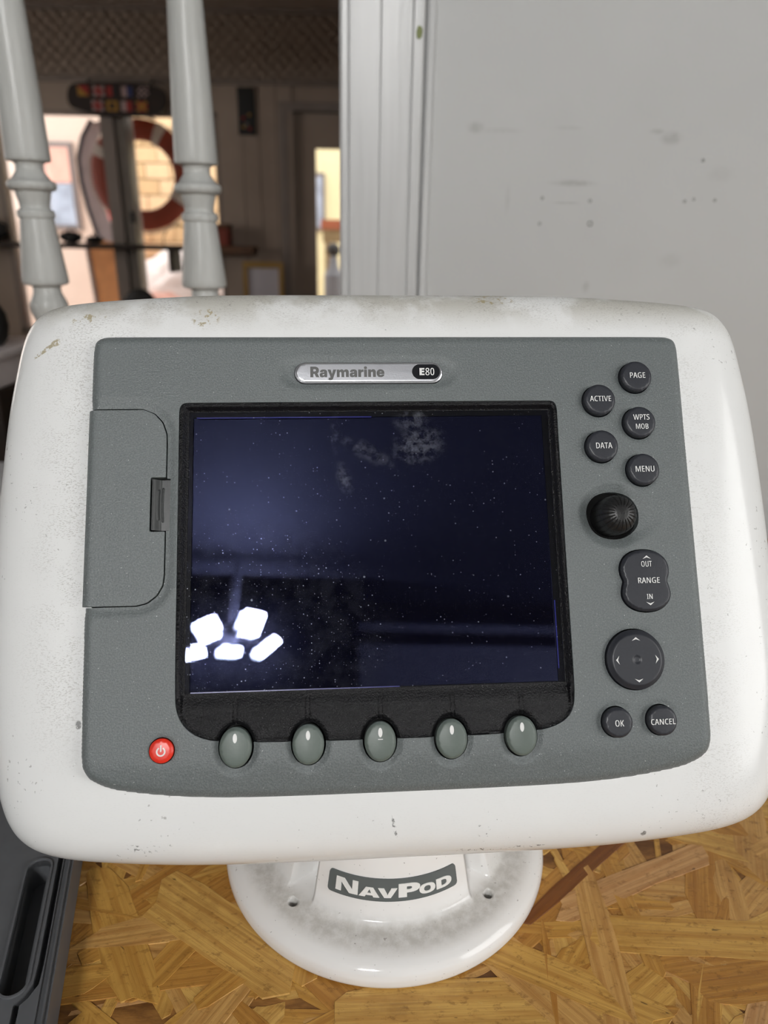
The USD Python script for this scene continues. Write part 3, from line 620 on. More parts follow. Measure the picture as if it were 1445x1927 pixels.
holes += [ell(7.1 + .8, 8.75 + .8, x, y) for x, y in SOFT] + [ell(7.75 + gap, 7.75 + gap, x, y) for _, x, y in KEYS] + [ell(6.75 + gap, 6.75 + gap, x, y) for _, x, y in OKC]
pext, dext = plate_poly.exterior, door_poly.boundary
badge_scoop = stadium(-1.0, 85.2, 43.0, 7.6)
def edge_roll(u, v):
    d = shapely.distance(pext, shapely.points(u, v)); d = np.where(shapely.contains_xy(plate_poly, u, v), d, 0.0)
    z = -5.0 * (1 - np.sqrt(np.clip(1 - (1 - np.clip(d / 5.0, 0, 1)) ** 2, 0, 1)))
    return z - 5.0 * sstep(-v, 93, 120)
def face_h(u, v):
    z = edge_roll(u, v); pt = shapely.points(u, v)
    z -= 1.15 * (1 - sstep(shapely.distance(door_poly, pt), 0.3, 5.6)) * (u > -140)
    for x, y in SOFT:
        e = np.hypot((u - x) / 7.1, (v - y) / 8.75); z -= 1.6 * (1 - sstep(e, 1.05, 1.55))
    for _, x, y in KEYS + OKC: z -= .5 * (1 - sstep(np.hypot(u - x, v - y), 7.8, 9.6))
    z -= .5 * (1 - sstep(np.hypot(u - 121, v + 56.8), 14.4, 16.2)) + .4 * (1 - sstep(np.hypot(u + 97, v + 90), 5.5, 7.2))
    dk = shapely.distance(kh, pt); z -= 2.6 * (1 - np.clip(dk / 4.6, 0, 1)) ** 1.0 * (1 - .75 * sstep(u, 118, 129))
    z -= .9 * (1 - sstep(np.hypot((u - 121) / 14.5, (v - 11) / 10.5), .75, 1.3))
    z -= 1.0 * (1 - sstep(np.hypot(np.maximum(np.abs(u + .9) - 33, 0) / 11.5, (v - 85.2) / 8.5), .55, 1.05))
    return z
part('face_plate', plate(plate_poly, holes, face_h, 1.0, .5, -9.0, -6.0), 'face_plastic', plotter, smooth=35, label='grey finely grained front plate')
back = extrude(affinity.scale(plate_poly.buffer(-6), .001, .001, origin=(0, 0)), -.055, -.0062)
part('back_case', back, 'black', plotter)
# card door and its latch
def door_h(u, v):
    d = shapely.distance(door.boundary, shapely.points(u, v)); inl = (u < -128)
    z = -.9 * (1 - np.sqrt(np.clip(1 - (1 - np.clip(d / .9, 0, 1)) ** 2, 0, 1)))
    de = u + 135.2; return z * (1 - inl) - np.where(inl, 4.2 * (1 - np.sqrt(np.clip(1 - (1 - np.clip(de / 4.2, 0, 1)) ** 2, 0, 1))), 0) - .1
dr = part('card_door', plate(door.buffer(-.5).difference(sbox(-160, 66.75, 0, 90)), [], door_h, 1.2, .5, -6.0), 'face_plastic', plotter, smooth=35)
lt = plate(latch_poly.buffer(-.15), [], lambda u, v: -3.4 + 3.0 * sstep(-(u + 98.0), 2.0, 6.0) + .5 * np.exp(-(((u + 101.1) - .0055 * (v - 21) ** 2 + .5) / .28) ** 2) * (np.abs(v - 21) < 7) + .5 * np.exp(-(((u + 99.4) - .0055 * (v - 21) ** 2 + .5) / .28) ** 2) * (np.abs(v - 21) < 8), .35, .35, -6.0)
part('latch', lt, 'latch_plastic', dr, smooth=40, label='darker thumb latch with two ridges')
# bezel round the screen, sloping down to the glass, with the raised lines that lead to the soft keys
bext = bez.exterior
LN = [-65.3, -32.7, .5, 33.7, 65.8]
def bez_h(u, v):
    pt = shapely.points(u, v); d = shapely.distance(bext, pt); dg = shapely.distance(glass, pt)
    low = v < -66.2
    slope = np.where(low & (np.abs(u) < 89), -3.1 + 1.9 * sstep(dg, 0.0, 7.5) + .056 * np.clip(dg - 6.5, 0, 30), -3.1 + 2.9 * sstep(dg, .2, 2.9))
    z = np.minimum(slope, -.25) - .55 * np.exp(-((d - 1.0) / .35) ** 2) - .5 * (d < .25)
    for x in LN: z += np.where(low, -.45 * np.exp(-((np.abs(u - x) - .9) / .28) ** 2), 0) * sstep(dg, 1.0, 4.0)
    for x, y in SOFT:
        e = np.hypot((u - x) / 7.1, (v - y) / 8.75); z -= 1.4 * (1 - sstep(e, 1.05, 1.35))
    return z
softh = [ell(7.1 + .8, 8.75 + .8, x, y) for x, y in SOFT]
lines_x = np.array([(x + o, y) for x in LN for o in (-1.3, -1.1, -.9, -.7, -.5) + (.5, .7, .9, 1.1, 1.3) for y in np.arange(-86, -66.5, .8)])
part('screen_bezel', plate(bez.buffer(-.12), [glass] + softh, bez_h, .75, .5, -5.5, -5.0, extra=lines_x), 'bezel_plastic', plotter, smooth=40, label='black textured bezel round the screen')
scr = part('display', extrude(sbox(-.0862, -.0658, .0858, .0637), 0, .0004), 'lcd', plotter, label='dark blue-black display panel')
x_ = UsdGeom.Xformable(scr); x_.AddTranslateOp().Set(Gf.Vec3d(0, 0, -.0049)); x_.AddRotateXYZOp().Set(Gf.Vec3f(.10, -.22, 0))
fr_ = sbox(-.0885, -.0668, .0885, .0668).difference(sbox(-.0862, -.0658, .0850, .0637))
part('display_border', extrude(fr_, -.0046, -.0036), 'black', plotter)
for q in (extrude(sbox(-.0845, .0632, .0, .0638), -.0036, -.0034), extrude(sbox(-.0855, -.0661, .01, -.0656), -.0035, -.0034), extrude(sbox(.0852, -.060, .0858, -.028), -.0035, -.0034)):  # refracted light at the display edges, put in as blue coloured strips
    part('painted_edge_glow', q, 'edge_blue', plotter, label='thin blue strip painted for the refraction glow at a display edge')
part('cover_glass', extrude(affinity.scale(glass.buffer(-.05), .001, .001, origin=(0, 0)), -.0031, -.0030), 'cover_glass', plotter, label='dusty clear cover glass with a smudge')
# soft keys
for k, (x, y) in enumerate(SOFT):
    sk = part('soft_key', cap(ell(7.1, 8.75, x, y), 1.5, 1.0, .9), 'softkey_plastic', plotter, smooth=40)
    m = [extrude(affinity.scale(ell(.95, 2.05, x, y + 4.1, 24), .001, .001, origin=(0, 0)), .00222, .00238)]
    if k == 2: m.append(extrude(sbox((x - 1.1) / 1000, (y + 1.0) / 1000, (x + 1.1) / 1000, (y + 1.35) / 1000), .0023, .00245))
    part('mark', cat(m), 'print_white', sk)
# power key with its symbol
pw = part('power_key', cap(ell(5.3, 5.3, -97, -90), 1.2, .7, .35), 'power_red', plotter, smooth=40, label='red power key with a white power symbol')
arc = LineString([(-97 + 1.75 * math.cos(a), -90.2 + 1.75 * math.sin(a)) for a in np.linspace(math.radians(128), math.radians(412), 40)]).buffer(.32)
sym_ = arc.union(LineString([(-97, -90.0), (-97, -87.6)]).buffer(.30))
part('symbol', extrude(affinity.scale(sym_, .001, .001, origin=(0, 0)), .0015, .00165), 'print_white', pw)
# round keys
LEG = {'PAGE': [('PAGE', 7.8, 2.75, .2, .2)], 'ACTIVE': [('ACTIVE', 10.7, 2.7, .0, .2)], 'WPTS': [('WPTS', 8.2, 2.7, .35, 2.2), ('MOB', 6.3, 2.6, .35, -2.5)], 'DATA': [('DATA', 8.1, 2.85, .4, -.1)], 'MENU': [('MENU', 9.4, 2.8, .1, .0)], 'OK': [('OK', 4.1, 2.75, .2, -.2)], 'CANCEL': [('CANCEL', 11.6, 2.5, -.3, -.4)]}
for nm, x, y in KEYS + OKC:
    r = 7.75 if (nm, x, y) in KEYS else 6.75
    kk = part('round_key', cap(ell(r, r, x, y), 3.3, .8, .25), 'key_plastic', plotter, smooth=40, label=f'round charcoal key marked {" ".join(t[0] for t in LEG[nm])}')
    part('legend', cat([text(t, w, h, x + dx, y + dy, 3.62) for t, w, h, dx, dy in LEG[nm]]), 'print_white', kk)
# range rocker
rk = part('range_rocker', cap(rock, 2.6, 1.2, .25), 'key_plastic', plotter, smooth=40, label='waisted charcoal rocker marked OUT RANGE IN')
def arrow(cx, cy, a, s=1.0):
    p = Polygon([(-2.0, -.7), (0, .95), (2.0, -.7), (0, .0)]); p = affinity.rotate(affinity.scale(p, s, s, origin=(0, 0)), a, origin=(0, 0)); return affinity.scale(affinity.translate(p, cx, cy), .001, .001, origin=(0, 0))
part('legend', cat([text('OUT', 5.2, 2.6, 129.4, -12.2, 2.85), text('RANGE', 10.6, 2.6, 129.9, -20.0, 2.85), text('IN', 2.8, 2.4, 129.6, -27.7, 2.85), extrude(arrow(129.7, -9.1, 0), .00280, .00298), extrude(arrow(129.7, -30.9, 180), .0028, .00298)]), 'print_white', rk)
# cursor pad
def pad_h(u, v):
    d = np.hypot(u - 121, v + 56.8); return 3.2 - 1.5 * sstep(d, 11.4, 13.6) - .55 * (1 - sstep(d, 1.2, 2.2)) - .3 * sstep(d, 13.2, 13.8)
pd = part('cursor_pad', plate(ell(13.8, 13.8, 121, -56.8, 96), [], pad_h, .6, .5, -5), 'key_plastic', plotter, smooth=40, label='round charcoal cursor pad with four arrows')
part('legend', cat([extrude(arrow(121, -47.4, 0), .00318, .00334), extrude(arrow(121, -66.2, 180), .00318, .00334), extrude(arrow(111.7, -56.8, 90), .00318, .00334), extrude(arrow(130.3, -56.8, -90), .00318, .00334)]), 'print_white', pd)
# rotary knob: fluted dome standing in its hole
kn = []
na, nr = 180, 26
a = np.arange(na) * 2 * np.pi / na; pr = [(10.3, -5), (10.3, 1), (10.2, 3.5), (9.9, 5.4), (9.2, 7.3), (8.1, 8.8), (6.6, 10.0), (4.8, 10.8), (3.0, 11.2), (1.2, 11.4), (.01, 11.4)]
t = np.linspace(0, len(pr) - 1, 60); pr = np.c_[np.interp(t, range(len(pr)), [q[0] for q in pr]), np.interp(t, range(len(pr)), [q[1] for q in pr])]
fl = np.abs(((a * 20 / (2 * np.pi)) % 1) - .5) * 2     # 1 at the flute centre
v = []
for r, z in pr:
    k = sstep(np.array([r]), 3.6, 4.8)[0] * .9; cut = k * sstep(fl, .72, .97); v.append(np.c_[(r - cut * .5) * np.cos(a), (r - cut * .5) * np.sin(a), np.full(na, z) - cut * .6])
v = np.vstack(v) * [.93, .93, 1] + [116.2, 11.6, 0]; f = []; i = np.arange(na); j = (i + 1) % na
for k in range(len(pr) - 1): f += [np.c_[k*na+i, k*na+j, (k+1)*na+j], np.c_[k*na+i, (k+1)*na+j, (k+1)*na+i]]
part('rotary_knob', trimesh.Trimesh(v / 1000, np.vstack(f), process=False), 'rubber', plotter, smooth=True, label='black fluted rotary knob in a round recess')
# maker's badge
bd = part('badge', cap(stadium(-.8, 85, 36.3, 5.3), .15, .5, .15), 'badge_silver', plotter, smooth=40, label='silver name badge above the screen')
part('badge_rim', extrude(affinity.scale(stadium(-.8, 85, 35.4, 4.75).difference(stadium(-.8, 85, 35.2, 4.55)), .001, .001, origin=(0, 0)), .0001, .00034), 'print_grey', bd)
part('lettering', text('Raymarine', 36.2, 5.3, -11.4, 85.3, .30, .0002, 'black'), 'print_grey', bd)
part('model_tab', extrude(affinity.scale(stadium(27.3, 85.2, 6.9, 3.8), .001, .001, origin=(0, 0)), .0002, .00046), 'badge_black', bd)
part('model_lettering', cat([text('E', 2.5, 3.7, 25.3, 85.2, .46, .00012, True), text('80', 4.4, 3.7, 29.2, 85.2, .46)]), 'print_white', bd)

# ================================================================== behind the camera: lamp, and a dark cupboard added in place of the photographer
lamp = thing('ceiling_lamp', 'white ceiling lamp with five bright panels, reflected in the screen', 'lamp', (-.2535, -1.42, 2.25))
LZ = 1.934 - 2.25
part('stem', lathe([(.012, LZ + .03), (.012, 0)], 16), 'lamp_white', lamp, smooth=True)
part('hub', capped([(.026, LZ - .01), (.034, LZ), (.034, LZ + .03), (.02, LZ + .045)], 32), 'lamp_white', lamp, smooth=30)
n0 = np.array([.0596, -.8597, .5073])
sx, sz = np.array([-1.0, 0, 0]), np.array([0, -.44, .9])      # picture right / up as the mirror shows them (seen from the screen, x is reversed by the mirror twice)
def panel(px, py, hw, hh, rot, tilt):
    """a glowing panel of the lamp, centred px / py metres right / up of the hub as the screen shows it"""
    s = rbx(-hw, hw, -.006, .006, -hh, hh, .004, 8); m = tm(s); c, q = math.cos(rot), math.sin(rot)
    R = np.array([[c, 0, q], [0, 1, 0], [-q, 0, c]]); T = np.array([[1, 0, 0], [0, math.cos(tilt), -math.sin(tilt)], [0, math.sin(tilt), math.cos(tilt)]])
    v = np.array(m.vertices) @ R.T @ T.T; return trimesh.Trimesh(v + [px, 0, LZ + py], m.faces, process=False)
for px, py, hw, hh, rot in ((-.066, .032, .031, .040, -.5), (.060, .056, .033, .044, .25), (.116, -.028, .016, .042, .75), (.006, -.045, .030, .015, .1), (-.104, -.05, .03, .020, -.2)):
    part('light_panel', panel(px, py, hw, hh, rot, .05), 'lamp_glow', lamp, label='glowing white panel')
    part('arm', tube([(0, .01, LZ), (px * .5, .012, LZ + py * .5), (px, .010, LZ + py)], .005, 8), 'lamp_white', lamp)
cup = thing('silhouette_stand_in', 'added dark cupboard shape standing in for the photographer and phone mirrored in the screen', 'cupboard', (-.45, -1.59, 0))  # added dark block, replaces the reflected silhouette of photographer and phone
part('body', rbx(-.62, .607, -.12, .085, 0, 2.20, .02), 'dark_metal', cup, smooth=30)
part('door', rbx(-.60, -.01, .085, .10, .06, 2.14, .004), 'dark_metal', cup); part('door', rbx(.01, .59, .085, .10, .06, 2.14, .004), 'dark_metal', cup)

# ================================================================== the dim room beyond the balusters
FY = 5.2
WX0, WX1, WZ0, WZ1 = -2.62, -1.13, .45, 1.87
DX0, DX1, DZ1 = -.68, .22, 1.89
fw = sbox(-3.4, 0, 2.6, 2.44).difference(sbox(WX0, WZ0, WX1, WZ1)).difference(sbox(DX0, -.01, DX1, DZ1))
struct('wall_far', xz(extrude(fw, 0, .12), FY + .12), 'far_paint', label='dim brownish wall at the far end of the next room')
struct('wall_side', cat([bx(-3.5, -3.4, .97, 2.65, 0, 2.44), bx(-3.5, -3.4, 3.95, FY + .12, 0, 2.44), bx(-3.5, -3.4, 2.65, 3.95, 0, .9), bx(-3.5, -3.4, 2.65, 3.95, 2.1, 2.44)]), 'far_paint', label='left wall of the dim room')
struct('wall_side', bx(2.6, 2.7, .97, FY + .12, 0, 2.44), 'far_paint', label='right wall of the dim room')
struct('wall_side', cat([bx(-3.5, -1.8, .86, .97, 0, 2.44), bx(1.85, 2.7, .86, .97, 0, 2.44), bx(-1.8, 1.85, .90, .97, 2.32, 2.44)]), 'far_paint', label='returns of the partition beside the near room')
struct('ceiling', bx(-3.5, 2.7, .86, FY + .2, 2.44, 2.5), 'far_ceiling', label='dim brown ceiling of the far room')
# lattice band over the windows
lat = []
z0, z1 = 2.06, 2.42
for k in np.arange(-3.4, 1.2, .075):
    for s in (1, -1):
        x0, x1 = (k, k + .36) if s > 0 else (k + .36, k); d = .008
        y = FY - (.006 if s > 0 else .012); m = trimesh.Trimesh([(x0 - d, y, z0), (x0 + d, y, z0), (x1 + d, y, z1), (x1 - d, y, z1), (x0 - d, y - .006, z0), (x0 + d, y - .006, z0), (x1 + d, y - .006, z1), (x1 - d, y - .006, z1)], [(4, 5, 6), (4, 6, 7), (0, 4, 7), (0, 7, 3), (1, 2, 6), (1, 6, 5), (0, 2, 1), (0, 3, 2)], process=False); lat.append(m)
lt_ = UsdGeom.Xform.Define(stage, fresh('/World', 'trim_6')); tag(lt_, 'diamond lattice band above the far window', kind='structure')
part('lattice_slats', cat(lat), 'lattice_wood', lt_, kind='stuff')
part('border_strip', cat([bx(-3.4, 1.4, FY - .02, FY, 2.03, 2.06), bx(-3.4, 1.4, FY - .02, FY, 2.415, 2.44)]), 'far_trim', lt_)
win = UsdGeom.Xform.Define(stage, fresh('/World', 'window_1')); tag(win, 'wide bright window behind the lifebuoy', kind='structure')
part('window_frame', cat([bx(WX0, WX0 + .03, FY, FY + .1, WZ0, WZ1), bx(WX1 - .03, WX1, FY, FY + .1, WZ0, WZ1), bx(WX0, WX1, FY, FY + .1, WZ1 - .02, WZ1), bx(WX0, WX1, FY, FY + .1, WZ0, WZ0 + .04)]), 'far_trim', win)
part('mullion', cat([bx(-1.868, -1.785, FY - .08, FY + .10, WZ0, WZ1)]), 'far_trim', win, label='half of the window post coloured darker as its shaded side')  # one post in two colours: dark half for shade, pale half for light
part('mullion', cat([bx(-1.785, -1.715, FY - .05, FY + .10, WZ0, WZ1), bx(-1.770, -1.762, FY - .06, FY - .05, WZ0, WZ1), bx(-1.738, -1.730, FY - .06, FY - .05, WZ0, WZ1)]), 'post_grey', win, label='ribbed half of the window post coloured paler as its lit side')
part('pane', bx(WX0 + .03, -1.868, FY + .05, FY + .056, WZ0 + .04, WZ1 - .02), 'pane', win); part('pane', bx(-1.715, WX1 - .03, FY + .05, FY + .056, WZ0 + .04, WZ1 - .02), 'pane', win)
part('sash_lock', rbx(-1.735, -1.705, FY - .085, FY - .05, 1.20, 1.27, .006), 'black_matt', win)
dr1 = UsdGeom.Xform.Define(stage, fresh('/World', 'door_1')); tag(dr1, 'brown door with a tall bright glass panel', kind='structure')
part('door_frame', cat([bx(DX0 - .05, DX0, FY - .02, FY + .12, 0, DZ1 + .05), bx(DX0, DX1, FY - .02, FY + .12, DZ1, DZ1 + .05), bx(DX1, DX1 + .05, FY - .02, FY + .12, 0, DZ1 + .05)]), 'far_trim', dr1)
leaf = sbox(DX0 + .005, .01, DX1 - .005, DZ1 - .005).difference(sbox(-.50, .30, .06, 1.68))
part('door_leaf', xz(extrude(leaf, 0, .04), FY + .07), 'far_paint', dr1)
part('pane', bx(-.50, .06, FY + .045, FY + .051, .30, 1.68), 'pane', dr1)
# boards of the far wall between window and door
for k, x in enumerate(np.arange(-1.08, -.75, .11)):
    part('wall_board', bx(x + .003, x + .107, FY - .012, FY, .05, 2.03), 'far_paint', stage.GetPrimAtPath('/World/wall_far'))
# shelf across the window and what stands on it
shelf = thing('wall_shelf', 'long dark shelf crossing the far window', 'shelf', (-1.95, FY - .12, 1.035))
part('shelf_board', bx(-1.2, .82, -.10, .10, 0, .032), 'dark_wood', shelf); part('shelf_end', bx(.82, 1.05, -.11, .11, -.008, .034), 'brown_wood', shelf, label='brown end board')
for x in (-1.1, .5): part('bracket', bx(x - .015, x + .015, -.09, .115, -.14, 0), 'dark_wood', shelf)
ST = 1.0675
def lump(name, lab, c, x, w, h, mat='black_matt', seed=0):
    s = trimesh.creation.icosphere(3, 1.0); v = np.array(s.vertices); v *= 1 + .25 * (meshkit.noise(v * 2.2 + 5, seed)[:, None] - .5); v *= [w / 2, .05, h / 2]; v[:, 2] -= v[:, 2].min()
    t = thing(name, lab, c, (x, FY - .12, ST)); part('body', trimesh.Trimesh(v, s.faces, process=False), mat, t, smooth=True)
    part('handle', tube([(-w * .1, 0, h * .85), (-w * .05, 0, h * 1.25), (w * .15, 0, h * 1.3), (w * .22, 0, h * .8)], .006, 8), mat, t, smooth=True)
lump('iron_kettle', 'small black iron pot on the dark shelf, just right of the left baluster', 'pot', -2.13, .15, .075, seed=1)
lump('rope_coil', 'small dark coil of rope on the shelf, between the pot and the window post', 'rope', -1.975, .12, .05, seed=2)
lump('iron_kettle', 'dark pot on the far left end of the shelf, at the picture edge', 'pot', -2.66, .22, .14, seed=3)
bxx = thing('wooden_box', 'reddish wooden box on the shelf behind the second baluster', 'box', (-1.135, FY - .12, 1.069))
part('body', rbx(-.07, .07, -.06, .06, 0, .11, .005), 'lifebuoy_red', bxx); part('lid', rbx(-.075, .075, -.065, .065, .11, .135, .005), 'brown_wood', bxx)
# lifebuoy in front of the window
LB = np.array([-1.745, FY + .30, 1.512])
life = thing('lifebuoy', 'faded red ring lifebuoy with pale bands, hanging outside the far window', 'lifebuoy', LB)
def torus_arc(R, r, a0, a1, n, flat=.55, grow=0.0):
    th = np.linspace(a0, a1, n); ph = np.linspace(0, 2 * np.pi, 20, endpoint=False); v = []
    for t_ in th: v.append(np.c_[(R + (r + grow) * np.cos(ph)) * math.cos(t_), (r + grow) * flat * np.sin(ph), (R + (r + grow) * np.cos(ph)) * math.sin(t_)])
    v = np.vstack(v); f = []; m = 20
    for k in range(n - 1):
        for i in range(m): j = (i + 1) % m; f += [(k*m+i, (k+1)*m+i, (k+1)*m+j), (k*m+i, (k+1)*m+j, k*m+j)]
    return trimesh.Trimesh(v, f, process=False)
part('ring', torus_arc(.291, .069, 0, 2 * np.pi, 96), 'lifebuoy_red', life, smooth=True)
for a in (62, 152, 242, 332): part('band', torus_arc(.291, .069, math.radians(a - 6), math.radians(a + 6), 8, .55, .004), 'lifebuoy_white', life, smooth=True)
part('grab_line', cat([torus_arc(.372, .006, math.radians(a + 8), math.radians(a + 82), 24, 1.0) for a in (62, 152, 242, 332)]), 'lifebuoy_white', life, smooth=True)
# signal flag board over it
fb = thing('signal_flag_board', 'dark wooden board painted with small signal flags, above the lifebuoy', 'sign', (-1.712, FY - .16, 1.918))
bo = Polygon(spline([(-.31, -.06), (-.30, .05), (-.24, .075), (.0, .085), (.22, .085), (.30, .06), (.31, -.02), (.26, -.085), (.1, -.10), (-.14, -.105), (-.22, -.08)])).buffer(0)
bo = affinity.rotate(bo, -1.5, origin=(0, 0)); part('board', xz(extrude(bo, 0, .03), .015), 'dark_wood', fb)
flags = [(-.20, .035, 'flag_yellow', 'flag_red'), (-.105, .035, 'flag_white', 'flag_red'), (-.02, .035, 'flag_red', 'flag_black'), (.07, .035, 'flag_white', 'flag_blue'), (.17, .035, 'flag_white', 'flag_black'), (-.12, -.045, 'flag_white', 'flag_red'), (-.03, -.045, 'flag_yellow', 'flag_black'), (.06, -.045, 'flag_white', 'flag_red'), (.155, -.045, 'flag_red', 'flag_yellow')]
for k, (x, z, a, b) in enumerate(flags):
    fa = part('flag', bx(x - .034, x + .034, -.019, -.015, z - .028, z + .028), a, fb)
    if k == 0: q = extrude(Polygon([(x - .034, z + .028), (x + .034, z - .028), (x + .034, z + .028)]), 0, .001)
    elif k == 4: q = cat([extrude(sbox(x - .034 + .017 * i, z - .028 + .014 * j, x - .017 + .017 * i, z - .014 + .014 * j), 0, .001) for i in range(4) for j in range(4) if (i + j) % 2])
    elif k == 6: q = extrude(Point(x, z).buffer(.018), 0, .001)
    elif k == 8: q = extrude(LineString([(x - .034, z - .028), (x + .034, z + .028)]).buffer(.008).union(LineString([(x - .034, z + .028), (x + .034, z - .028)]).buffer(.008)).intersection(sbox(x - .034, z - .028, x + .034, z + .028)), 0, .001)
    elif k in (1, 5): q = extrude(sbox(x - .012, z - .028, x + .012, z + .028).union(sbox(x - .034, z - .008, x + .034, z + .008)), 0, .001)
    else: q = extrude(sbox(x, z - .028, x + .034, z + .028), 0, .001)
    part('emblem', xz(q, -.0192), b, fa)
for x in (-.2, .2): part('hanger', tube([(x, .0, .05), (x, .1, .12), (x, .158, .125)], .004, 8), 'dark_metal', fb)
# curved panel beside it
part('hanging_rope', tube([(0, .0, .355), (0, .02, .45), (0, .03, .535)], .006, 8), 'lifebuoy_white', life)
cpn = thing('curved_panel', 'pale curved panel with a dark blue rim, left of the lifebuoy', 'panel', (-2.14, FY + .42, 1.06))
cl = LineString([(-.07 + .08, .73), (.0, .70), (-.055, .56), (-.05, .42), (-.02, .28), (.03, .12), (.075, .0)]).buffer(.0)
pl = [(.13, .80), (.03, .80), (-.04, .70), (-.085, .57), (-.085, .40), (-.06, .24), (-.01, .04), (.09, .0), (.13, .06), (.06, .22), (.02, .38), (.02, .55), (.06, .70), (.15, .77)]
pp = Polygon(spline(pl)).buffer(0)
part('panel_sheet', xz(extrude(pp, 0, .016), 0), 'blue_grey', cpn); part('panel_rim', xz(extrude(LineString(pl[1:7]).buffer(.013), 0, .024), .004), 'rim_blue', cpn)
# black hanging sign, framed sheet
bs = thing('wall_plaque', 'tall narrow black plaque with small ornaments on the far wall', 'plaque', (-.935, FY - .0125, 1.88))
part('plate', rbx(-.055, .055, -.018, 0, -.135, .135, .004), 'black_matt', bs)
for k, (x, z) in enumerate(((-.02, -.04), (.02, -.02), (0, -.075), (.02, -.1), (-.02, -.09))): part('ornament', tm(m3.Manifold.sphere(.011, 12).scale((1, .4, 1)).translate((x, -.019, z))), ('flag_red', 'gold', 'post_grey')[k % 3], bs, smooth=True)
fr = thing('picture_frame', 'gold framed white sheet leaning below the shelf end, near the door', 'picture', (-.845, FY - .16, .5))
fo = sbox(-.135, 0, .135, .475); part('frame', xz(extrude(fo.difference(sbox(-.105, .03, .105, .435)), 0, .025), .01), 'gold', fr); part('sheet', xz(extrude(sbox(-.106, .028, .106, .437), 0, .006), .008), 'paper', fr)
lo = thing('low_cabinet', 'dark low cabinet under the framed sheet', 'cabinet', (-.9, FY - .2, 0)); part('body', rbx(-.3, .2, -.15, .17, 0, .48, .006), 'dark_wood', lo); part('top', rbx(-.31, .21, -.16, .18, .48, .5, .006), 'dark_wood', lo)
ch = thing('dark_chair', 'dark round-backed chair before the far window', 'chair', (-1.53, FY - .75, 0))
part('backrest', tm(m3.Manifold.sphere(.13, 40).scale((.85, .25, 1.0)).translate((0, .10, .695))), 'black_matt', ch, smooth=True); part('seat', capped([(.2, .42), (.21, .44), (.2, .47)], 40), 'black_matt', ch, smooth=30)
for a in (45, 135, 225, 315): part('leg', tube([(.15 * math.cos(math.radians(a)), .15 * math.sin(math.radians(a)), .43), (.2 * math.cos(math.radians(a)), .2 * math.sin(math.radians(a)), 0)], .014, 10), 'black_matt', ch)
for x in (-.07, .07): part('back_post', tube([(x, .13, .45), (x, .12, .65)], .010, 8), 'black_matt', ch)
# objects at the left edge, nearer
st = thing('plinth', 'dark plinth just behind the opening, at the left edge', 'stand', (-.78, 1.34, 0)); part('body', rbx(-.14, .10, -.11, .12, 0, .884, .006), 'dark_wood', st)
wb = thing('white_box', 'white box on the dark plinth at the left edge', 'box', (-.78, 1.34, .884)); part('body', rbx(-.13, .095, -.10, .11, 0, .048, .004), 'out_white', wb); part('lid', rbx(-.135, .10, -.105, .115, .048, .064, .004), 'out_white', wb)
bf = thing('black_float', 'black round float standing on the white box at the left edge', 'float', (-.722, 1.32, .948)); part('body', lathe([(1e-4, 0), (.016, .002), (.026, .014), (.031, .036), (.029, .058), (.020, .075), (.010, .083), (1e-4, .085)], 40), 'black_matt', bf, smooth=True); part('neck', tube([(0, 0, .08), (.0, 0, .10)], .006, 12), 'black_matt', bf)

# ================================================================== outdoors
struct('trim_7', cat([bx(-4.2, 1.6, FY + .12, FY + 1.0, 2.06, 2.12)] + [bx(x - .03, x + .03, FY + .92, FY + .98, -.2, 2.06) for x in (-4.0, 1.5)]), 'far_trim', label='added unseen porch roof shading the lifebuoy outside the far window')  # unseen roof, added to keep sky light off the lifebuoy
struct('ground', bx(-14, 12, FY + .12, 22, -.3, -.15), 'out_ground', label='pale ground outside the far window')
nb = thing('pale_building', 'pale pinkish building outside, left of the window post', 'building', (-6.2, 8.6, -.15))
part('wall', bx(-4, 3.36, 0, .3, 0, 3.1), 'out_wall', nb)
fx = lambda px: px * 8.6 / 5.2 + 6.2
wn = part('window', bx(fx(-2.30), fx(-2.09), -.06, .0, 1.30, 2.18), 'out_frame', nb); part('pane', bx(fx(-2.30) + .04, fx(-2.09) - .04, -.07, -.06, 1.78, 2.13), 'out_pink', wn); part('pane', bx(fx(-2.30) + .04, fx(-2.09) - .04, -.07, -.06, 1.35, 1.77), 'out_window', wn)
blk = thing('block_wall', 'beige block wall outside, seen through the lifebuoy', 'wall', (-2.55, 8.0, -.15))
part('core', bx(-.20, 1.0, .06, .2, 0, 2.55), 'mortar', blk)
br = np.random.default_rng(5)
for r_ in range(17):
    for c_ in range(5):
        x0 = -.20 + c_ * .25 - (.12 if r_ % 2 else 0); d = br.uniform(0, .012)
        part('block', bx(x0, x0 + .24, -d, .06, r_ * .15 + .006, r_ * .15 + .144), f'block_{br.integers(3)}', blk)
kay = thing('red_paddle_board', 'red board standing against the beige block wall outside', 'board', (-2.58, 7.7, -.15)); part('board', xz(extrude(affinity.rotate(ell(.10, .85, 0, .83), 7, origin=(0, 0)), 0, .06), .03), 'out_red', kay, smooth=30)
hoop = thing('wire_hoop', 'dark wire hoop leaning on the beige block wall', 'hoop', (-2.18, 7.88, 1.05)); part('hoop', torus_arc(.17, .010, 0, 2 * np.pi, 48, 1.0), 'out_olive', hoop, smooth=True); part('post', tube([(0, .02, -1.2), (0, .02, -.17)], .012, 8), 'out_olive', hoop)
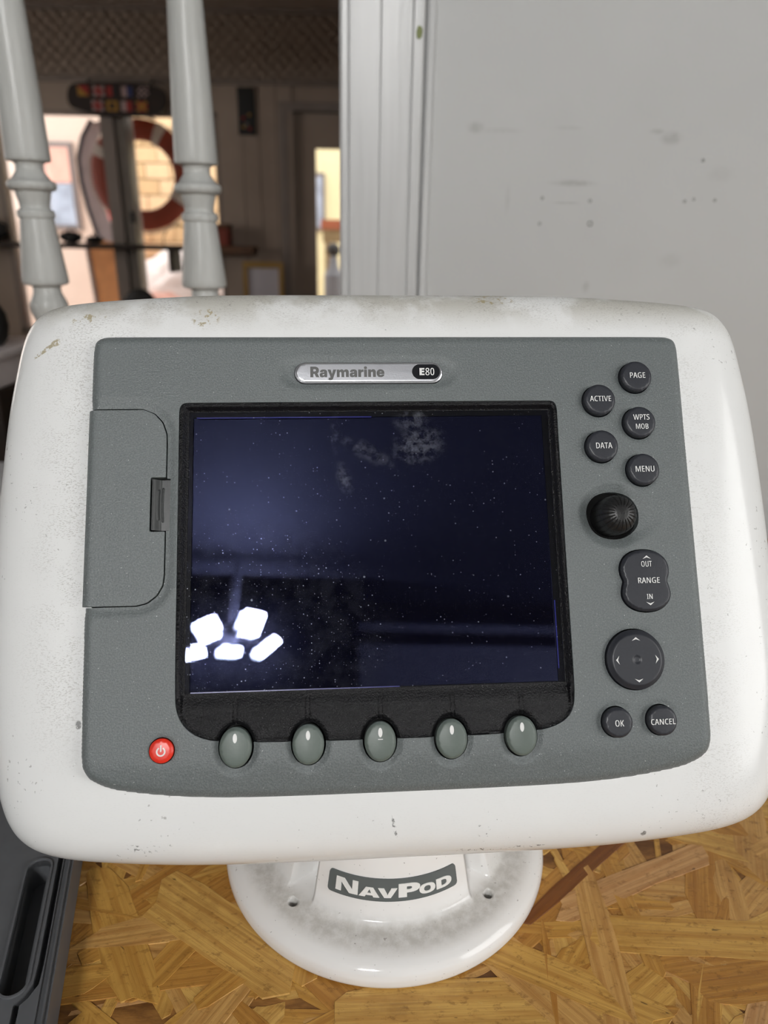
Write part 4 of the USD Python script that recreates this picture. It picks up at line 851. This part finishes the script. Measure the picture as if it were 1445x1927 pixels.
tb = thing('tan_board', 'orange tan board leaning outside below the shelf', 'board', (-2.28, 6.1, -.15)); part('board', xz(extrude(Polygon([(-.06, 0), (.16, 0), (.10, 1.28), (-.14, 1.22)]), 0, .04), .02), 'out_tan', tb); part('edge', xz(extrude(Polygon([(-.10, 0), (-.06, 0), (-.14, 1.22), (-.165, 1.20)]), 0, .05), .02), 'out_frame', tb, label='dark strip put in for the shadow left of the board')  # the dark strip is the shadow beside the board, built as a coloured piece
bun = thing('plastic_bundle', 'heap of pale plastic sheeting outside, right of the window post', 'bundle', (-1.85, 6.9, -.15))
s = trimesh.creation.icosphere(4, 1.0); v = np.array(s.vertices); v *= (1 + .5 * (meshkit.fbm(v * 2.1 + 3, 3, 4)[:, None] - .5)); v *= [.75, .4, .62]; v[:, 2] += .52; part('sheeting', trimesh.Trimesh(v, s.faces, process=False), 'out_white', bun, smooth=35)
v = np.array(s.vertices); v *= (1 + .5 * (meshkit.fbm(v * 2.4 + 9, 3, 2)[:, None] - .5)); v *= [.55, .3, .42]; v += [-.15, -.32, .38]; part('sheeting', trimesh.Trimesh(v, s.faces, process=False), 'out_pink', bun, smooth=35)
yb = thing('yellow_building', 'pale yellow building outside the glass door', 'building', (-.2, 10.2, -.15)); part('wall', bx(-1.15, 2.5, 0, .3, 0, 2.6), 'out_wall_yellow', yb)
wn = part('window', bx(-.83, -.66, -.05, 0, 1.35, 2.05), 'out_frame', yb); part('pane', bx(-.80, -.69, -.06, -.05, 1.4, 2.0), 'out_window', wn)
bm = thing('wooden_beam', 'reddish wooden beam with olive boards outside the door', 'beam', (-.5, 8.6, -.15)); part('rail', bx(-.27, .9, -.05, .05, 1.36, 1.46), 'out_beam', bm); part('boards', bx(-.25, .9, -.03, .03, 1.22, 1.36), 'out_olive', bm)
for x in (-.2, .8): part('post', bx(x - .03, x + .03, -.04, .04, 0, 1.36), 'out_olive', bm)
bb = thing('ball_bollard', 'dark ball on a grey post outside the door', 'bollard', (-.545, 7.4, -.15))
part('ball', tm(m3.Manifold.sphere(.066, 32).translate((0, 0, 1.165))), 'black_matt', bb, smooth=True); part('post', capped([(.10, 0), (.095, .93), (.05, 1.0), (.035, 1.11)], 32), 'out_grey', bb, smooth=30)
